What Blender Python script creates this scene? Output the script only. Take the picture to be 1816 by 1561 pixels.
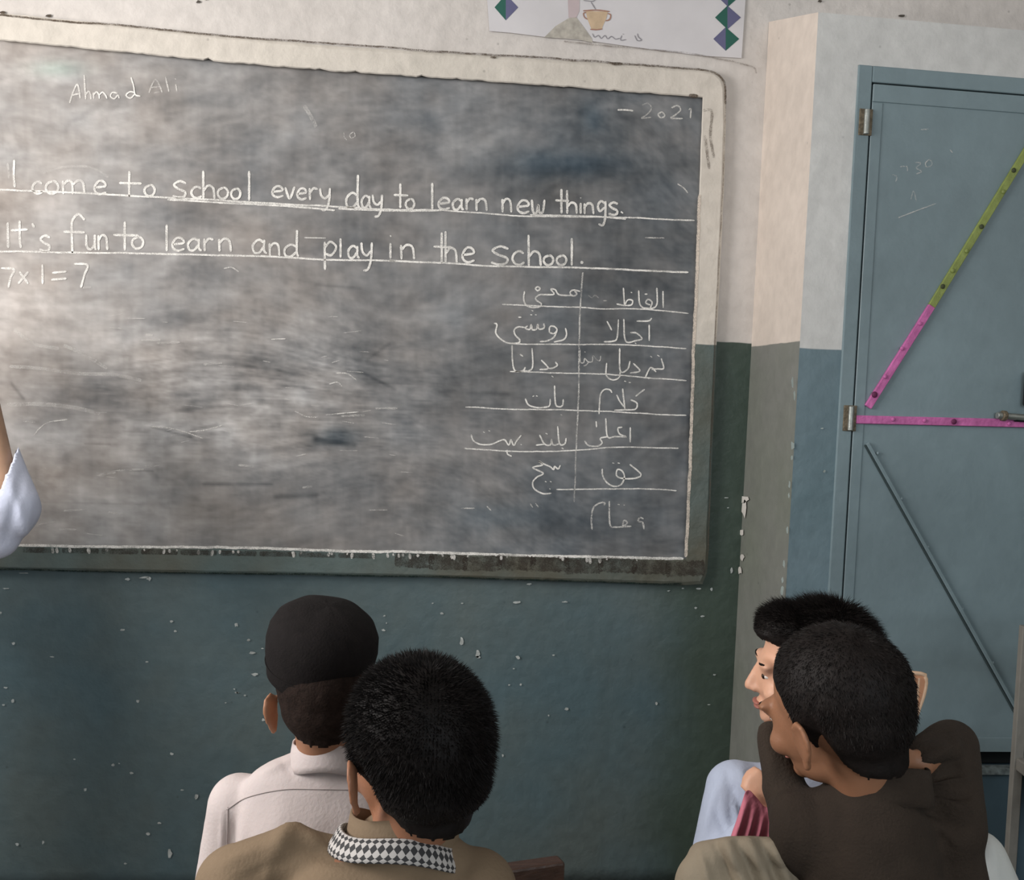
import bpy, bmesh, math, random
import numpy as np
from mathutils import Vector, Matrix, noise as mnoise
from math import sin, cos, pi, radians as R

for o in list(bpy.data.objects): bpy.data.objects.remove(o, do_unlink=True)
random.seed(7); rng = np.random.default_rng(7)
COL = bpy.context.scene.collection
SC = bpy.context.scene

# ------------------------------------------------------------ camera
F = 1850.0; CX, CY = 908.0, 780.5
YAW, PITCH, ROLL = R(-6.5), R(-2.6), R(2.5)
CAM = Vector((0, -3.2, 1.55))
_f = Vector((-sin(YAW)*cos(PITCH), cos(YAW)*cos(PITCH), sin(PITCH)))
_r0 = Vector((cos(YAW), sin(YAW), 0)); _u0 = _r0.cross(_f)
_r = _r0*cos(ROLL) + _u0*sin(ROLL); _u = _r.cross(_f)
cd = bpy.data.cameras.new('camera'); cam = bpy.data.objects.new('camera', cd); COL.objects.link(cam)
cam.matrix_world = Matrix(((_r.x,_u.x,-_f.x,CAM.x),(_r.y,_u.y,-_f.y,CAM.y),(_r.z,_u.z,-_f.z,CAM.z),(0,0,0,1)))
cd.sensor_fit = 'HORIZONTAL'; cd.sensor_width = 36; cd.lens = 36*F/1816; cd.clip_start = .05
SC.camera = cam
# ------------------------------------------------------------ light and exposure
SC.view_settings.view_transform = 'Standard'; SC.view_settings.look = 'None'
SC.view_settings.gamma = 1; SC.view_settings.use_curve_mapping = False
SC.view_settings.exposure = 0.0
wd = bpy.data.worlds.new('daylight'); SC.world = wd; wd.use_nodes = True
wd.node_tree.nodes['Background'].inputs[0].default_value = (.72,.80,.92,1)
wd.node_tree.nodes['Background'].inputs[1].default_value = .6
def area(name, loc, rot, sx, sy, power, col):
    l = bpy.data.lights.new(name, 'AREA'); l.shape = 'RECTANGLE'; l.size = sx; l.size_y = sy
    l.energy = power; l.color = col
    o = bpy.data.objects.new(name, l); COL.objects.link(o); o.location = loc; o.rotation_euler = rot
    return o
# daylight through the left-wall window; added bluish fill lamp behind the class
area('daylight_left_window', (-2.55,-2.0,2.2), (0,R(-90),0), 1.2, 1.7, 125, (1.0,.955,.92))
area('rear_fill', (.9,-6.15,2.25), (R(90),0,0), 2.4, 1.2, 75, (.88,.95,1.0))

# ------------------------------------------------------------ pixel helpers
def rayd(x, y): return _f + _r*((x-CX)/F) - _u*((y-CY)/F)
def W(x, y, d): return CAM + rayd(x, y)*d                    # point at depth d along the view axis
def PY(x, y, Y=0.0):                                        # point on the vertical plane Y = const
    d = rayd(x, y); return CAM + d*((Y-CAM.y)/d.y)
def proj(V):
    D = np.asarray(V) - np.array(CAM); z = D@np.array(_f)
    return np.stack([CX + F*(D@np.array(_r))/z, CY - F*(D@np.array(_u))/z], 1)
def srgb(r, g, b):
    f = lambda c: (c/255/12.92 if c/255 <= .04045 else ((c/255+.055)/1.055)**2.4)
    return (f(r), f(g), f(b))

# ------------------------------------------------------------ materials
def mat(name, col, rough=.8, var=.08, scale=6, bump=.0, bscale=60, metal=0, sss=0, stretch=(1,1,1), spec=.3, var2=0, scale2=1.3):
    m = bpy.data.materials.new(name); m.use_nodes = True; nt = m.node_tree; b = nt.nodes['Principled BSDF']
    b.inputs['Roughness'].default_value = rough; b.inputs['Metallic'].default_value = metal
    b.inputs['Specular IOR Level'].default_value = spec
    if sss: b.inputs['Subsurface Weight'].default_value = sss; b.inputs['Subsurface Radius'].default_value = (.012,.004,.002); b.inputs['Subsurface Scale'].default_value = .5
    N, L = nt.nodes.new, nt.links.new
    tc = N('ShaderNodeTexCoord'); mp = N('ShaderNodeMapping'); mp.inputs['Scale'].default_value = stretch
    L(tc.outputs['Object'], mp.inputs['Vector'])
    n = N('ShaderNodeTexNoise'); n.inputs['Scale'].default_value = scale; n.inputs['Detail'].default_value = 6
    L(mp.outputs[0], n.inputs['Vector'])
    r = N('ShaderNodeMapRange'); r.inputs[1].default_value=.3; r.inputs[2].default_value=.7
    r.inputs['To Min'].default_value = 1-var; r.inputs['To Max'].default_value = 1+var
    L(n.outputs['Fac'], r.inputs['Value'])
    v = N('ShaderNodeVectorMath'); v.operation = 'SCALE'; v.inputs[0].default_value = col; L(r.outputs[0], v.inputs['Scale'])
    out = v.outputs[0]
    if var2:
        n2 = N('ShaderNodeTexNoise'); n2.inputs['Scale'].default_value = scale2; n2.inputs['Detail'].default_value = 3; L(mp.outputs[0], n2.inputs['Vector'])
        r2 = N('ShaderNodeMapRange'); r2.inputs[1].default_value=.3; r2.inputs[2].default_value=.7; r2.inputs['To Min'].default_value = 1-var2; r2.inputs['To Max'].default_value = 1+var2
        L(n2.outputs['Fac'], r2.inputs['Value']); v2 = N('ShaderNodeVectorMath'); v2.operation='SCALE'; L(out, v2.inputs[0]); L(r2.outputs[0], v2.inputs['Scale']); out = v2.outputs[0]
    L(out, b.inputs['Base Color'])
    if bump:
        n3 = N('ShaderNodeTexNoise'); n3.inputs['Scale'].default_value = bscale; n3.inputs['Detail'].default_value = 4; L(mp.outputs[0], n3.inputs['Vector'])
        bp = N('ShaderNodeBump'); bp.inputs['Strength'].default_value = bump; bp.inputs['Distance'].default_value = .01
        L(n3.outputs['Fac'], bp.inputs['Height']); L(bp.outputs[0], b.inputs['Normal'])
    return m

def two_tone(name, up, low, zline, slope=0.0, low2=None, up2=None, bump=.25, shade_dirt=None):
    """painted plaster: whitewash above, gloss teal dado below, wavy line in height; patchy grime"""
    m = bpy.data.materials.new(name); m.use_nodes = True; nt = m.node_tree; b = nt.nodes['Principled BSDF']
    N, L = nt.nodes.new, nt.links.new
    geo = N('ShaderNodeNewGeometry'); sep = N('ShaderNodeSeparateXYZ'); L(geo.outputs['Position'], sep.inputs[0])
    n = N('ShaderNodeTexNoise'); n.inputs['Scale'].default_value = 9; L(geo.outputs['Position'], n.inputs['Vector'])
    def math_(op, a, c=None):
        k = N('ShaderNodeMath'); k.operation = op
        for i, q in enumerate((a, c)):
            if q is None: continue
            if isinstance(q, (int, float)): k.inputs[i].default_value = q
            else: L(q, k.inputs[i])
        return k.outputs[0]
    z = math_('ADD', sep.outputs['Z'], math_('MULTIPLY', sep.outputs['X'], -slope))
    z = math_('ADD', z, math_('MULTIPLY', math_('SUBTRACT', n.outputs['Fac'], .5), .008))
    msk = N('ShaderNodeMapRange'); msk.inputs[1].default_value = zline-.0015; msk.inputs[2].default_value = zline+.0015; L(z, msk.inputs['Value'])
    big = N('ShaderNodeTexNoise'); big.inputs['Scale'].default_value = 2.6; big.inputs['Detail'].default_value = 5; L(geo.outputs['Position'], big.inputs['Vector'])
    fine = N('ShaderNodeTexNoise'); fine.inputs['Scale'].default_value = 22; fine.inputs['Detail'].default_value = 6; L(geo.outputs['Position'], fine.inputs['Vector'])
    def ramp(src, a, c, lo=.35, hi=.68):
        q = N('ShaderNodeValToRGB'); q.color_ramp.elements[0].position = lo; q.color_ramp.elements[1].position = hi
        q.color_ramp.elements[0].color = (*a,1); q.color_ramp.elements[1].color = (*c,1); L(src, q.inputs[0]); return q.outputs[0]
    lowc = ramp(big.outputs['Fac'], low, low2 or tuple(k*1.15 for k in low))
    if shade_dirt is not None:   # shade and dirt beside the corner, painted in as darker green
        om = N('ShaderNodeMapRange'); om.interpolation_type='SMOOTHSTEP'; om.inputs[1].default_value=shade_dirt[0]; om.inputs[2].default_value=shade_dirt[1]
        L(math_('ADD', sep.outputs['X'], math_('MULTIPLY', math_('SUBTRACT', big.outputs['Fac'], .5), .25)), om.inputs['Value'])
        mo = N('ShaderNodeMix'); mo.data_type='RGBA'; L(om.outputs[0], mo.inputs[0]); L(lowc, mo.inputs[6]); mo.inputs[7].default_value=(*shade_dirt[2],1); lowc = mo.outputs[2]
    upc = ramp(big.outputs['Fac'], up2 or tuple(k*.9 for k in up), up)
    mx = N('ShaderNodeMix'); mx.data_type = 'RGBA'; L(msk.outputs[0], mx.inputs[0]); L(lowc, mx.inputs[6]); L(upc, mx.inputs[7])
    fr = N('ShaderNodeMapRange'); fr.inputs[1].default_value=.3; fr.inputs[2].default_value=.7; fr.inputs['To Min'].default_value=.93; fr.inputs['To Max'].default_value=1.06; L(fine.outputs['Fac'], fr.inputs['Value'])
    sc = N('ShaderNodeVectorMath'); sc.operation='SCALE'; L(mx.outputs[2], sc.inputs[0]); L(fr.outputs[0], sc.inputs['Scale'])
    # scattered dark specks
    vo = N('ShaderNodeTexVoronoi'); vo.inputs['Scale'].default_value = 9; L(geo.outputs['Position'], vo.inputs['Vector'])
    sp = N('ShaderNodeMapRange'); sp.inputs[1].default_value=.02; sp.inputs[2].default_value=.05; sp.inputs['To Min'].default_value=.72; sp.inputs['To Max'].default_value=1; L(vo.outputs['Distance'], sp.inputs['Value'])
    s2 = N('ShaderNodeVectorMath'); s2.operation='SCALE'; L(sc.outputs[0], s2.inputs[0]); L(sp.outputs[0], s2.inputs['Scale'])
    L(s2.outputs[0], b.inputs['Base Color'])
    rg = N('ShaderNodeMapRange'); rg.inputs['To Min'].default_value=.5; rg.inputs['To Max'].default_value=.92; L(msk.outputs[0], rg.inputs['Value']); L(rg.outputs[0], b.inputs['Roughness'])
    b.inputs['Specular IOR Level'].default_value = .3
    bp = N('ShaderNodeBump'); bp.inputs['Strength'].default_value = bump; bp.inputs['Distance'].default_value=.02; L(fine.outputs['Fac'], bp.inputs['Height']); L(bp.outputs[0], b.inputs['Normal'])
    return m

# ------------------------------------------------------------ object helpers
def link(name, me, m=None, parent=None, smooth=False):
    o = bpy.data.objects.new(name, me); COL.objects.link(o)
    if m: me.materials.append(m)
    if smooth: me.polygons.foreach_set('use_smooth', [True]*len(me.polygons))
    if parent: o.parent = parent; o.matrix_parent_inverse = parent.matrix_world.inverted() if parent.matrix_world != Matrix() else Matrix()
    return o
def obj(name, bm, m=None, parent=None, smooth=False):
    me = bpy.data.meshes.new(name); bm.to_mesh(me); bm.free(); return link(name, me, m, parent, smooth)
def raw(name, v, f, m=None, parent=None, smooth=False):
    me = bpy.data.meshes.new(name); me.from_pydata([tuple(map(float,p)) for p in v], [], f); me.update(); return link(name, me, m, parent, smooth)
def tag(o, label, cat, group=None, kind=None):
    o['label'] = label; o['category'] = cat
    if group: o['group'] = group
    if kind: o['kind'] = kind
    return o
def thing(name, label, cat, loc=(0,0,0), group=None):
    o = bpy.data.objects.new(name, None); COL.objects.link(o); o.location = loc; o.empty_display_size = .05
    bpy.context.view_layer.update()
    return tag(o, label, cat, group)
def struct(o, label=None):
    o['kind'] = 'structure'
    if label: o['label'] = label
    return o
def bx(bm, x0, x1, y0, y1, z0, z1, M=None):
    vs = [bm.verts.new((x,y,z)) for x in (x0,x1) for y in (y0,y1) for z in (z0,z1)]
    for q in ((0,1,3,2),(4,6,7,5),(0,4,5,1),(2,3,7,6),(0,2,6,4),(1,5,7,3)): bm.faces.new([vs[i] for i in q])
    if M is not None:
        for v in vs: v.co = M@v.co
    return vs
def bevel(bm, w=.004, s=2):
    bmesh.ops.recalc_face_normals(bm, faces=bm.faces)
    bmesh.ops.bevel(bm, geom=bm.edges[:], offset=w, segments=s, affect='EDGES', profile=.5)
def box(name, x0, x1, y0, y1, z0, z1, m, parent=None, bev=0, M=None):
    bm = bmesh.new(); bx(bm, x0, x1, y0, y1, z0, z1, M)
    if bev: bevel(bm, bev)
    else: bmesh.ops.recalc_face_normals(bm, faces=bm.faces)
    return obj(name, bm, m, parent)
def bar(bm, a, b, w, h, up=Vector((0,0,1))):
    """rectangular bar from a to b: w across, h along 'up'"""
    a, b = Vector(a), Vector(b); t = (b-a).normalized(); s = t.cross(up).normalized(); u = s.cross(t)
    vs = [bm.verts.new(p + s*i*w/2 + u*j*h/2) for p in (a,b) for i in (-1,1) for j in (-1,1)]
    for q in ((0,1,3,2),(4,6,7,5),(0,4,5,1),(2,3,7,6),(0,2,6,4),(1,5,7,3)): bm.faces.new([vs[i] for i in q])
def barobj(name, a, b, w, h, m, parent=None, bev=.0015, up=Vector((0,0,1))):
    bm = bmesh.new(); bar(bm, a, b, w, h, up); bevel(bm, bev, 1); return obj(name, bm, m, parent)
def cyl(bm, a, b, r, r2=None, n=16):
    a, b = Vector(a), Vector(b); t = (b-a); q = t.to_track_quat('Z','Y').to_matrix().to_4x4()
    bmesh.ops.create_cone(bm, cap_ends=True, segments=n, radius1=r, radius2=r if r2 is None else r2, depth=t.length, matrix=Matrix.Translation((a+b)/2)@q)
def tube(name, pts, r, m, parent=None, n=8):
    """round tube along a polyline"""
    bm = bmesh.new(); rings = []
    pts = [Vector(p) for p in pts]
    for i, p in enumerate(pts):
        t = (pts[min(i+1,len(pts)-1)] - pts[max(i-1,0)]).normalized()
        s = t.cross(Vector((.13,.21,.97))).normalized(); u = s.cross(t)
        rr = r if not hasattr(r,'__len__') else r[i]
        rings.append([bm.verts.new(p + (s*cos(2*pi*k/n) + u*sin(2*pi*k/n))*rr) for k in range(n)])
    for a, b in zip(rings, rings[1:]):
        for k in range(n): bm.faces.new((a[k], a[(k+1)%n], b[(k+1)%n], b[k]))
    bm.faces.new(rings[0][::-1]); bm.faces.new(rings[-1])
    return obj(name, bm, m, parent, True)
def catmull(pts, step):
    if len(pts) < 3:
        a, b = np.array(pts[0],float), np.array(pts[-1],float); n = max(2, int(np.linalg.norm(b-a)/step)+1)
        return [tuple(a+(b-a)*t) for t in np.linspace(0,1,n)]
    P = [np.array(p,float) for p in pts]; P = [2*P[0]-P[1]] + P + [2*P[-1]-P[-2]]; out = []
    for i in range(1, len(P)-2):
        n = max(2, int(np.linalg.norm(P[i+1]-P[i])/step)+1)
        for t in np.linspace(0,1,n,endpoint=False):
            a,b,c,d = P[i-1:i+3]
            out.append(tuple(.5*((2*b)+(-a+c)*t+(2*a-5*b+4*c-d)*t*t+(-a+3*b-3*c+d)*t**3)))
    out.append(tuple(P[-2])); return out

# ------------------------------------------------------------ numpy noise
def vnoise(x, y, seed=0):
    r = np.random.default_rng(seed).random((256,256))
    xi, yi = np.floor(x).astype(int), np.floor(y).astype(int); fx, fy = x-xi, y-yi
    fx = fx*fx*(3-2*fx); fy = fy*fy*(3-2*fy); g = lambda a,b: r[a%256, b%256]
    return (g(xi,yi)*(1-fx)+g(xi+1,yi)*fx)*(1-fy) + (g(xi,yi+1)*(1-fx)+g(xi+1,yi+1)*fx)*fy
def fbm(x, y, o=4, seed=0):
    s = 0; a = .5; n = 0
    for i in range(o): s = s + a*vnoise(x*2**i+17*i, y*2**i+9*i, seed+i); n += a; a *= .55
    return s/n
# ============================================================ SETTING
M_wall = two_tone('painted plaster', (.63,.595,.565), (.084,.132,.150), 1.738, slope=.0, shade_dirt=(.78,1.0,(.052,.075,.060)), low2=(.104,.134,.133), up2=(.57,.535,.505))
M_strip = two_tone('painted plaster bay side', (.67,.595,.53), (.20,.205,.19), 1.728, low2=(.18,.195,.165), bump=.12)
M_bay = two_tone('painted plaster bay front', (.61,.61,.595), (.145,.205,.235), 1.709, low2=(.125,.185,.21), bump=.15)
M_ceil = mat('whitewashed ceiling', (.6,.58,.55), .9, .05, 3, .2, 30)
M_floor = mat('worn cement floor', (.20,.18,.16), .85, .15, 4, .3, 40)
M_blue = mat('teal gloss paint on steel', (.172,.232,.254), .42, .05, 14, .12, 30, spec=.45, var2=.13, scale2=2.2)
M_bluedk = mat('dark teal paint', (.05,.085,.11), .6, .1, 10, .1, 30)
M_rust = mat('rusty worn steel', (.16,.13,.09), .6, .35, 90, .4, 120, metal=.4)
M_steel = mat('grey steel', (.32,.34,.32), .38, .15, 40, .1, 80, metal=.7)
M_gap = mat('black gap', (.006,.008,.009), .9, 0)
M_dkwood = mat('dark brown varnished wood', (.035,.016,.010), .35, .3, 14, .2, 40, stretch=(1,8,8), spec=.5)
M_wood = mat('school bench wood', (.12,.065,.035), .5, .25, 14, .2, 40, stretch=(1,8,8))

XL, XR, YB, ZC = -2.6, 2.7, -6.3, 3.2
fl = struct(box('floor', XL-.2, XR+.2, YB-.2, .2, -.1, 0, M_floor))
ce = struct(box('ceiling', XL-.2, XR+.2, YB-.2, .2, ZC, ZC+.12, M_ceil))
# back wall: gently uneven plaster face
def plaster_wall(name, x0, x1, z0, z1, y, m, amp=.003, nx=90, nz=60, depth=.2):
    v=[]; f=[]
    for j in range(nz+1):
        for i in range(nx+1):
            x = x0+(x1-x0)*i/nx; z = z0+(z1-z0)*j/nz
            v.append((x, y - amp*(mnoise.noise(Vector((x*2.1,z*2.1,3)))+.4*mnoise.noise(Vector((x*7,z*7,5)))), z))
    for j in range(nz):
        for i in range(nx):
            a=j*(nx+1)+i; f.append((a,a+1,a+nx+2,a+nx+1))
    k=len(v); v += [(x0,y+depth,z0),(x1,y+depth,z0),(x1,y+depth,z1),(x0,y+depth,z1)]
    c=[0,nx,nz*(nx+1)+nx,nz*(nx+1)]
    f.append((k,k+3,k+2,k+1))
    f.append(tuple([c[0],k,k+1]+list(range(nx,0,-1)))); 
    f.append(tuple([k+3]+[nz*(nx+1)+i for i in range(nx+1)]+[k+2]))
    f.append(tuple([k]+[j*(nx+1) for j in range(nz+1)]+[k+3])); f.append(tuple([k+1,k+2]+[j*(nx+1)+nx for j in range(nz,-1,-1)]))
    return struct(raw(name, v, f, m, smooth=True))
plaster_wall('wall_back', XL-.2, XR+.2, 0, ZC, 0, M_wall)

def wall_with_hole(name, fixed, a0, a1, h0, h1, axis, m):
    """wall with one rectangular window opening; a = running axis"""
    bm = bmesh.new()
    lo, hi = (XL-.2, XL) if name=='wall_left' else (YB-.2, YB)
    A0, A1 = (YB-.2, .2) if axis=='y' else (XL-.2, XR+.2)
    for (p,q,r,s) in ((A0,a0,0,ZC),(a1,A1,0,ZC),(a0,a1,0,h0),(a0,a1,h1,ZC)):
        if axis=='y': bx(bm, lo, hi, p, q, r, s)
        else: bx(bm, p, q, lo, hi, r, s)
    bmesh.ops.recalc_face_normals(bm, faces=bm.faces)
    return struct(obj(name, bm, m))
wall_with_hole('wall_left', 0, -3.0, -1.0, 1.5, 2.9, 'y', M_wall)
wall_with_hole('wall_rear', 0, -.4, 2.2, 1.5, 2.9, 'x', M_wall)
struct(box('wall_right', XR, XR+.2, YB-.2, .2, 0, ZC, M_wall))
# barred window frames
def window(name, axis, c, a0, a1, h0, h1):
    root = bpy.data.objects.new(name, None); COL.objects.link(root); struct(root)
    root.location = (c,(a0+a1)/2,h0) if axis=='y' else ((a0+a1)/2,c,h0); bpy.context.view_layer.update()
    P = (lambda a,h: Vector((c,a,h))) if axis=='y' else (lambda a,h: Vector((a,c,h)))
    bm = bmesh.new(); w=.05; up = Vector((1,0,0)) if axis=='y' else Vector((0,1,0))
    for p,q in ((P(a0,h0+w/2),P(a1,h0+w/2)),(P(a0,h1-w/2),P(a1,h1-w/2)),(P(a0+w/2,h0),P(a0+w/2,h1)),(P(a1-w/2,h0),P(a1-w/2,h1)),(P((a0+a1)/2,h0),P((a0+a1)/2,h1))): bar(bm,p,q,w,.04,up)
    obj('window_frame', bm, M_blue, root)
    for k in range(1,12):
        a = a0+(a1-a0)*k/12; b2 = bmesh.new(); cyl(b2, P(a,h0), P(a,h1), .007, n=6); obj('window_bar', b2, M_steel, root)
window('window_1','y',-2.68,-3.0,-1.0,1.5,2.9); window('window_2','x',-6.38,-.4,2.2,1.5,2.9)

# projecting door bay: side face catches the window light, sloping ledge on top
YD = -.3978; XBAY = 1.1118
ZT1, ZT2 = 2.627, 2.737
XD0, XD1, ZD0, ZD1 = 1.2338, 2.045, .54, 2.494           # steel frame, outer
bm = bmesh.new()
def quadgrid(bm, c, nx, nz, amp, nrm, mi=0):
    """bilinear patch c = [bl, br, tr, tl] with plaster unevenness along nrm"""
    c=[Vector(p) for p in c]; g=[]
    for j in range(nz+1):
        row=[]
        for i in range(nx+1):
            u,v=i/nx,j/nz; p=(c[0]*(1-u)+c[1]*u)*(1-v)+(c[3]*(1-u)+c[2]*u)*v
            e=min(u,1-u,v,1-v)*8; p=p+Vector(nrm)*amp*min(1,e)*mnoise.noise(p*6); row.append(bm.verts.new(p))
        g.append(row)
    for j in range(nz):
        for i in range(nx):
            f=bm.faces.new((g[j][i],g[j][i+1],g[j+1][i+1],g[j+1][i])); f.material_index=mi
quadgrid(bm, [(XBAY,.0,0),(XBAY,YD,0),(XBAY,YD,ZT1),(XBAY,0,ZT2)], 8, 40, .004, (-1,0,0), 0)
quadgrid(bm, [(XBAY,YD,0),(XD0,YD,0),(XD0,YD,ZT1),(XBAY,YD,ZT1)], 4, 40, .002, (0,-1,0), 1)
quadgrid(bm, [(XD0,YD,ZD1),(XD1,YD,ZD1),(XD1,YD,ZT1),(XD0,YD,ZT1)], 14, 3, .002, (0,-1,0), 1)
quadgrid(bm, [(XD1,YD,0),(XR,YD,0),(XR,YD,ZT1),(XD1,YD,ZT1)], 8, 20, .002, (0,-1,0), 1)
quadgrid(bm, [(XBAY,YD,ZT1),(XR,YD,ZT1),(XR,0,ZT2),(XBAY,0,ZT2)], 14, 6, .003, (0,-.5,1), 1)
for a,b_ in (((XD0,YD),(XD0,-.2)),((XD1,-.2),(XD1,YD))): quadgrid(bm, [(*a,0),(*b_,0),(*b_,ZD1),(*a,ZD1)], 2, 10, 0, (0,0,0), 1)
bmesh.ops.remove_doubles(bm, verts=bm.verts, dist=.0004)
bay = struct(obj('wall_bay', bm, M_strip), 'projecting plaster wall bay that holds the teal steel door'); bay.data.materials.append(M_bay)
# plinth below the door: painted concrete sill
sill = struct(box('trim_1', XD0, XD1, YD-.01, -.18, 0, .523, M_bluedk, bev=.006)); sill['label']='raised concrete door sill painted dark blue'
led = box('sill_edge', XD0, XD1, YD-.018, YD+.02, .510, .5255, mat('chipped pale edge', (.13,.16,.165), .8, .5, 60), sill)

# ------------------------------------------------------------ door
door = bpy.data.objects.new('door_1', None); COL.objects.link(door); door.location=(XD0,YD,ZD0); struct(door, 'teal painted steel door with coloured diagonal bracing straps'); bpy.context.view_layer.update()
def pd(x,y,Y=YD-.006): return PY(x,y,Y)
FW=.041
bm = bmesh.new()
bx(bm, XD0, XD0+FW, YD-.006, YD+.09, .528, ZD1); bx(bm, XD1-FW, XD1, YD-.006, YD+.09, .528, ZD1); bx(bm, XD0+FW, XD1-FW, YD-.006, YD+.09, ZD1-.045, ZD1)
bevel(bm, .003); obj('door_frame', bm, M_blue, door)
LX0, LX1, LZ0, LZ1 = XD0+FW+.004, XD1-FW-.004, .573, ZD1-.050
box('gap_shadow_board', XD0+.01, XD1-.01, YD+.03, YD+.05, .528, ZD1-.01, M_gap, door).name='gap_shade_board'  # near-black board behind the leaf stands in for shade in the gaps
leaf = box('door_leaf', LX0, LX1, YD-.004, YD+.02, LZ0, LZ1, M_blue, door, bev=.002)
YL = YD-.004
# leaf border plates: top rail and stile stand slightly proud
bm = bmesh.new(); bx(bm, LX0, LX1, YL-.004, YL+.001, LZ1-.048, LZ1); bevel(bm,.0012,1); obj('top_rail', bm, M_blue, leaf)
bm = bmesh.new(); bx(bm, LX0, LX0+.03, YL-.0025, YL+.001, LZ0, LZ1-.05); bevel(bm,.001,1); obj('stile', bm, M_blue, leaf)
bm = bmesh.new(); bx(bm, LX0+.03, LX1, YL-.004, YL+.001, LZ0, LZ0+.042); bevel(bm,.0012,1); obj('bottom_rail', bm, M_blue, leaf)
def strap_mat(name, c1, c2):
    m = mat(name, c1, .45, .2, 25, .3, 60, spec=.4)
    return m
M_pink = strap_mat('pink paint', (.50,.13,.34), 0); M_green = strap_mat('yellow green paint', (.22,.27,.075), 0); M_dkpink = mat('dark magenta wear', (.12,.02,.07), .6)
M_dkgreen = mat('dark rust spot', (.05,.06,.03), .7)
def strap(name, a, b, w, m, t=.010):
    bm = bmesh.new(); A=PY(*a,YL-t/2); B=PY(*b,YL-t/2); bar(bm, A, B, t, w, Vector((0,0,1)).cross(Vector((0,-1,0))) if 0 else (B-A).cross(Vector((0,1,0))).normalized()); bevel(bm,.0015,1)
    return obj(name, bm, m, door)
s1 = strap('brace_strap', (1539,722),(1652,543), .021, M_pink); s1['label']='pink lower end of the upper diagonal strap'
s2 = strap('brace_strap', (1652,543),(1830,252), .021, M_green); s2['label']='yellow-green upper length of the diagonal strap'
s3 = strap('cross_strap', (1518,744),(1948,754), .023, M_pink); s3['label']='pink horizontal strap across the door'
s4 = strap('lower_brace_strap', (1538,786),(1813,1277), .010, M_blue, .010); s4b = strap('brace_shadow_gap', (1534,789),(1808,1280), .0055, mat('painted shadow strip',(.035,.052,.055),.7), .006); s4b['label']='dark painted shadow strip along the lower brace'; s4b.name='brace_shadow_strip'  # thin dark strip paints the lower brace's shadow on the leaf
def stud(a, r=.006, m=M_steel, parent=s1, dy=.012):
    bm = bmesh.new(); p = PY(*a, YL-dy); bmesh.ops.create_uvsphere(bm, u_segments=10, v_segments=6, radius=r, matrix=Matrix.Translation(p)@Matrix.Diagonal((1,.45,1,1)))
    return obj('rivet', bm, m, parent, True)
for a in ((1551,700),): stud(a,.009,M_dkpink,s1)
for a in ((1570,668),(1600,618),(1632,574)): stud(a,.006,M_pink,s1)
for a in ((1672,508),(1741,402),(1798,302)): stud(a,.007,M_dkgreen,s2)
for a in ((1715,445),(1780,340),(1690,480)): stud(a,.0065,M_green,s2)
for a in ((1584,744),(1790,751),(1640,746)): stud(a,.006,M_pink,s3)
stud((1692,748),.008,M_dkpink,s3)
for a in ((1554,806),(1596,887),(1643,973),(1704,1083),(1758,1178)): stud((a[0]+3,a[1]-2),.005,M_blue,s4,.007)
# hinges
for (x,y) in ((1537,216),(1509,742)):
    h = bpy.data.objects.new('hinge', None); COL.objects.link(h); p=PY(x,y,YD-.012); h.location=p; h.parent=door; h.matrix_parent_inverse=door.matrix_world.inverted(); bpy.context.view_layer.update()
    bm=bmesh.new(); cyl(bm, p-Vector((0,0,.034)), p+Vector((0,0,.034)), .008, n=12); bevel(bm,.0015,1); obj('hinge_pin', bm, M_steel, h)
    bm=bmesh.new(); bx(bm,p.x-.020,p.x+.018,YD-.0095,YD-.004,p.z-.036,p.z+.036); bevel(bm,.001,1); obj('hinge_plate', bm, M_rust, h)
# slide bolt with dark staple at its end
h = bpy.data.objects.new('slide_bolt', None); COL.objects.link(h); p=PY(1790,738,YD-.02); h.location=p; h.parent=door; h.matrix_parent_inverse=door.matrix_world.inverted(); bpy.context.view_layer.update()
bm=bmesh.new(); cyl(bm, PY(1768,737,YD-.022), PY(1830,742,YD-.022), .010, n=16); bevel(bm,.002,2); obj('bolt_rod', bm, M_steel, h)
bm=bmesh.new(); cyl(bm, PY(1776,737,YD-.022), PY(1784,738,YD-.022), .015, n=16); bevel(bm,.002,1); obj('bolt_collar', bm, M_rust, h)
bm=bmesh.new(); cyl(bm, PY(1800,744,YD-.022), PY(1860,747,YD-.022), .006, n=10); obj('bolt_guide', bm, M_gap, h)
pk = PY(1835,690,YD-.03); bm=bmesh.new(); bx(bm,pk.x-.028,pk.x+.028,pk.y-.015,pk.y+.015,pk.z-.05,pk.z+.05); bevel(bm,.008,3); obj('dark_case', bm, mat('black lacquer',(.012,.012,.014),.35), h)  # small black case above the bolt's right end

# ============================================================ BLACKBOARD
board = thing('blackboard', 'wide grey cement blackboard covered in white chalk writing, set in the plaster wall', 'blackboard', (0,-.01,.83))
YBD = -.010; YFR = -.034
tx = [-430,0,200,400,600,900,1246]; ty=[30,71.5,91,111,127,147,173]
bxx= [-430,0,400,760,1000,1217]; by=[959,967,973,980,985,991]
TOP = lambda x: np.interp(x,tx,ty); BOT = lambda x: np.interp(x,bxx,by)
NX, NY = 520, 300
U = np.linspace(0,1,NX+1)[None,:]; V = np.linspace(-.012,1.012,NY+1)[:,None]
XR_ = 1246 + (1217-1246)*np.clip(V,0,1) + 6
PX = -430 + (XR_+430)*U; PYY = TOP(PX)*(1-V) + BOT(PX)*V
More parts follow.
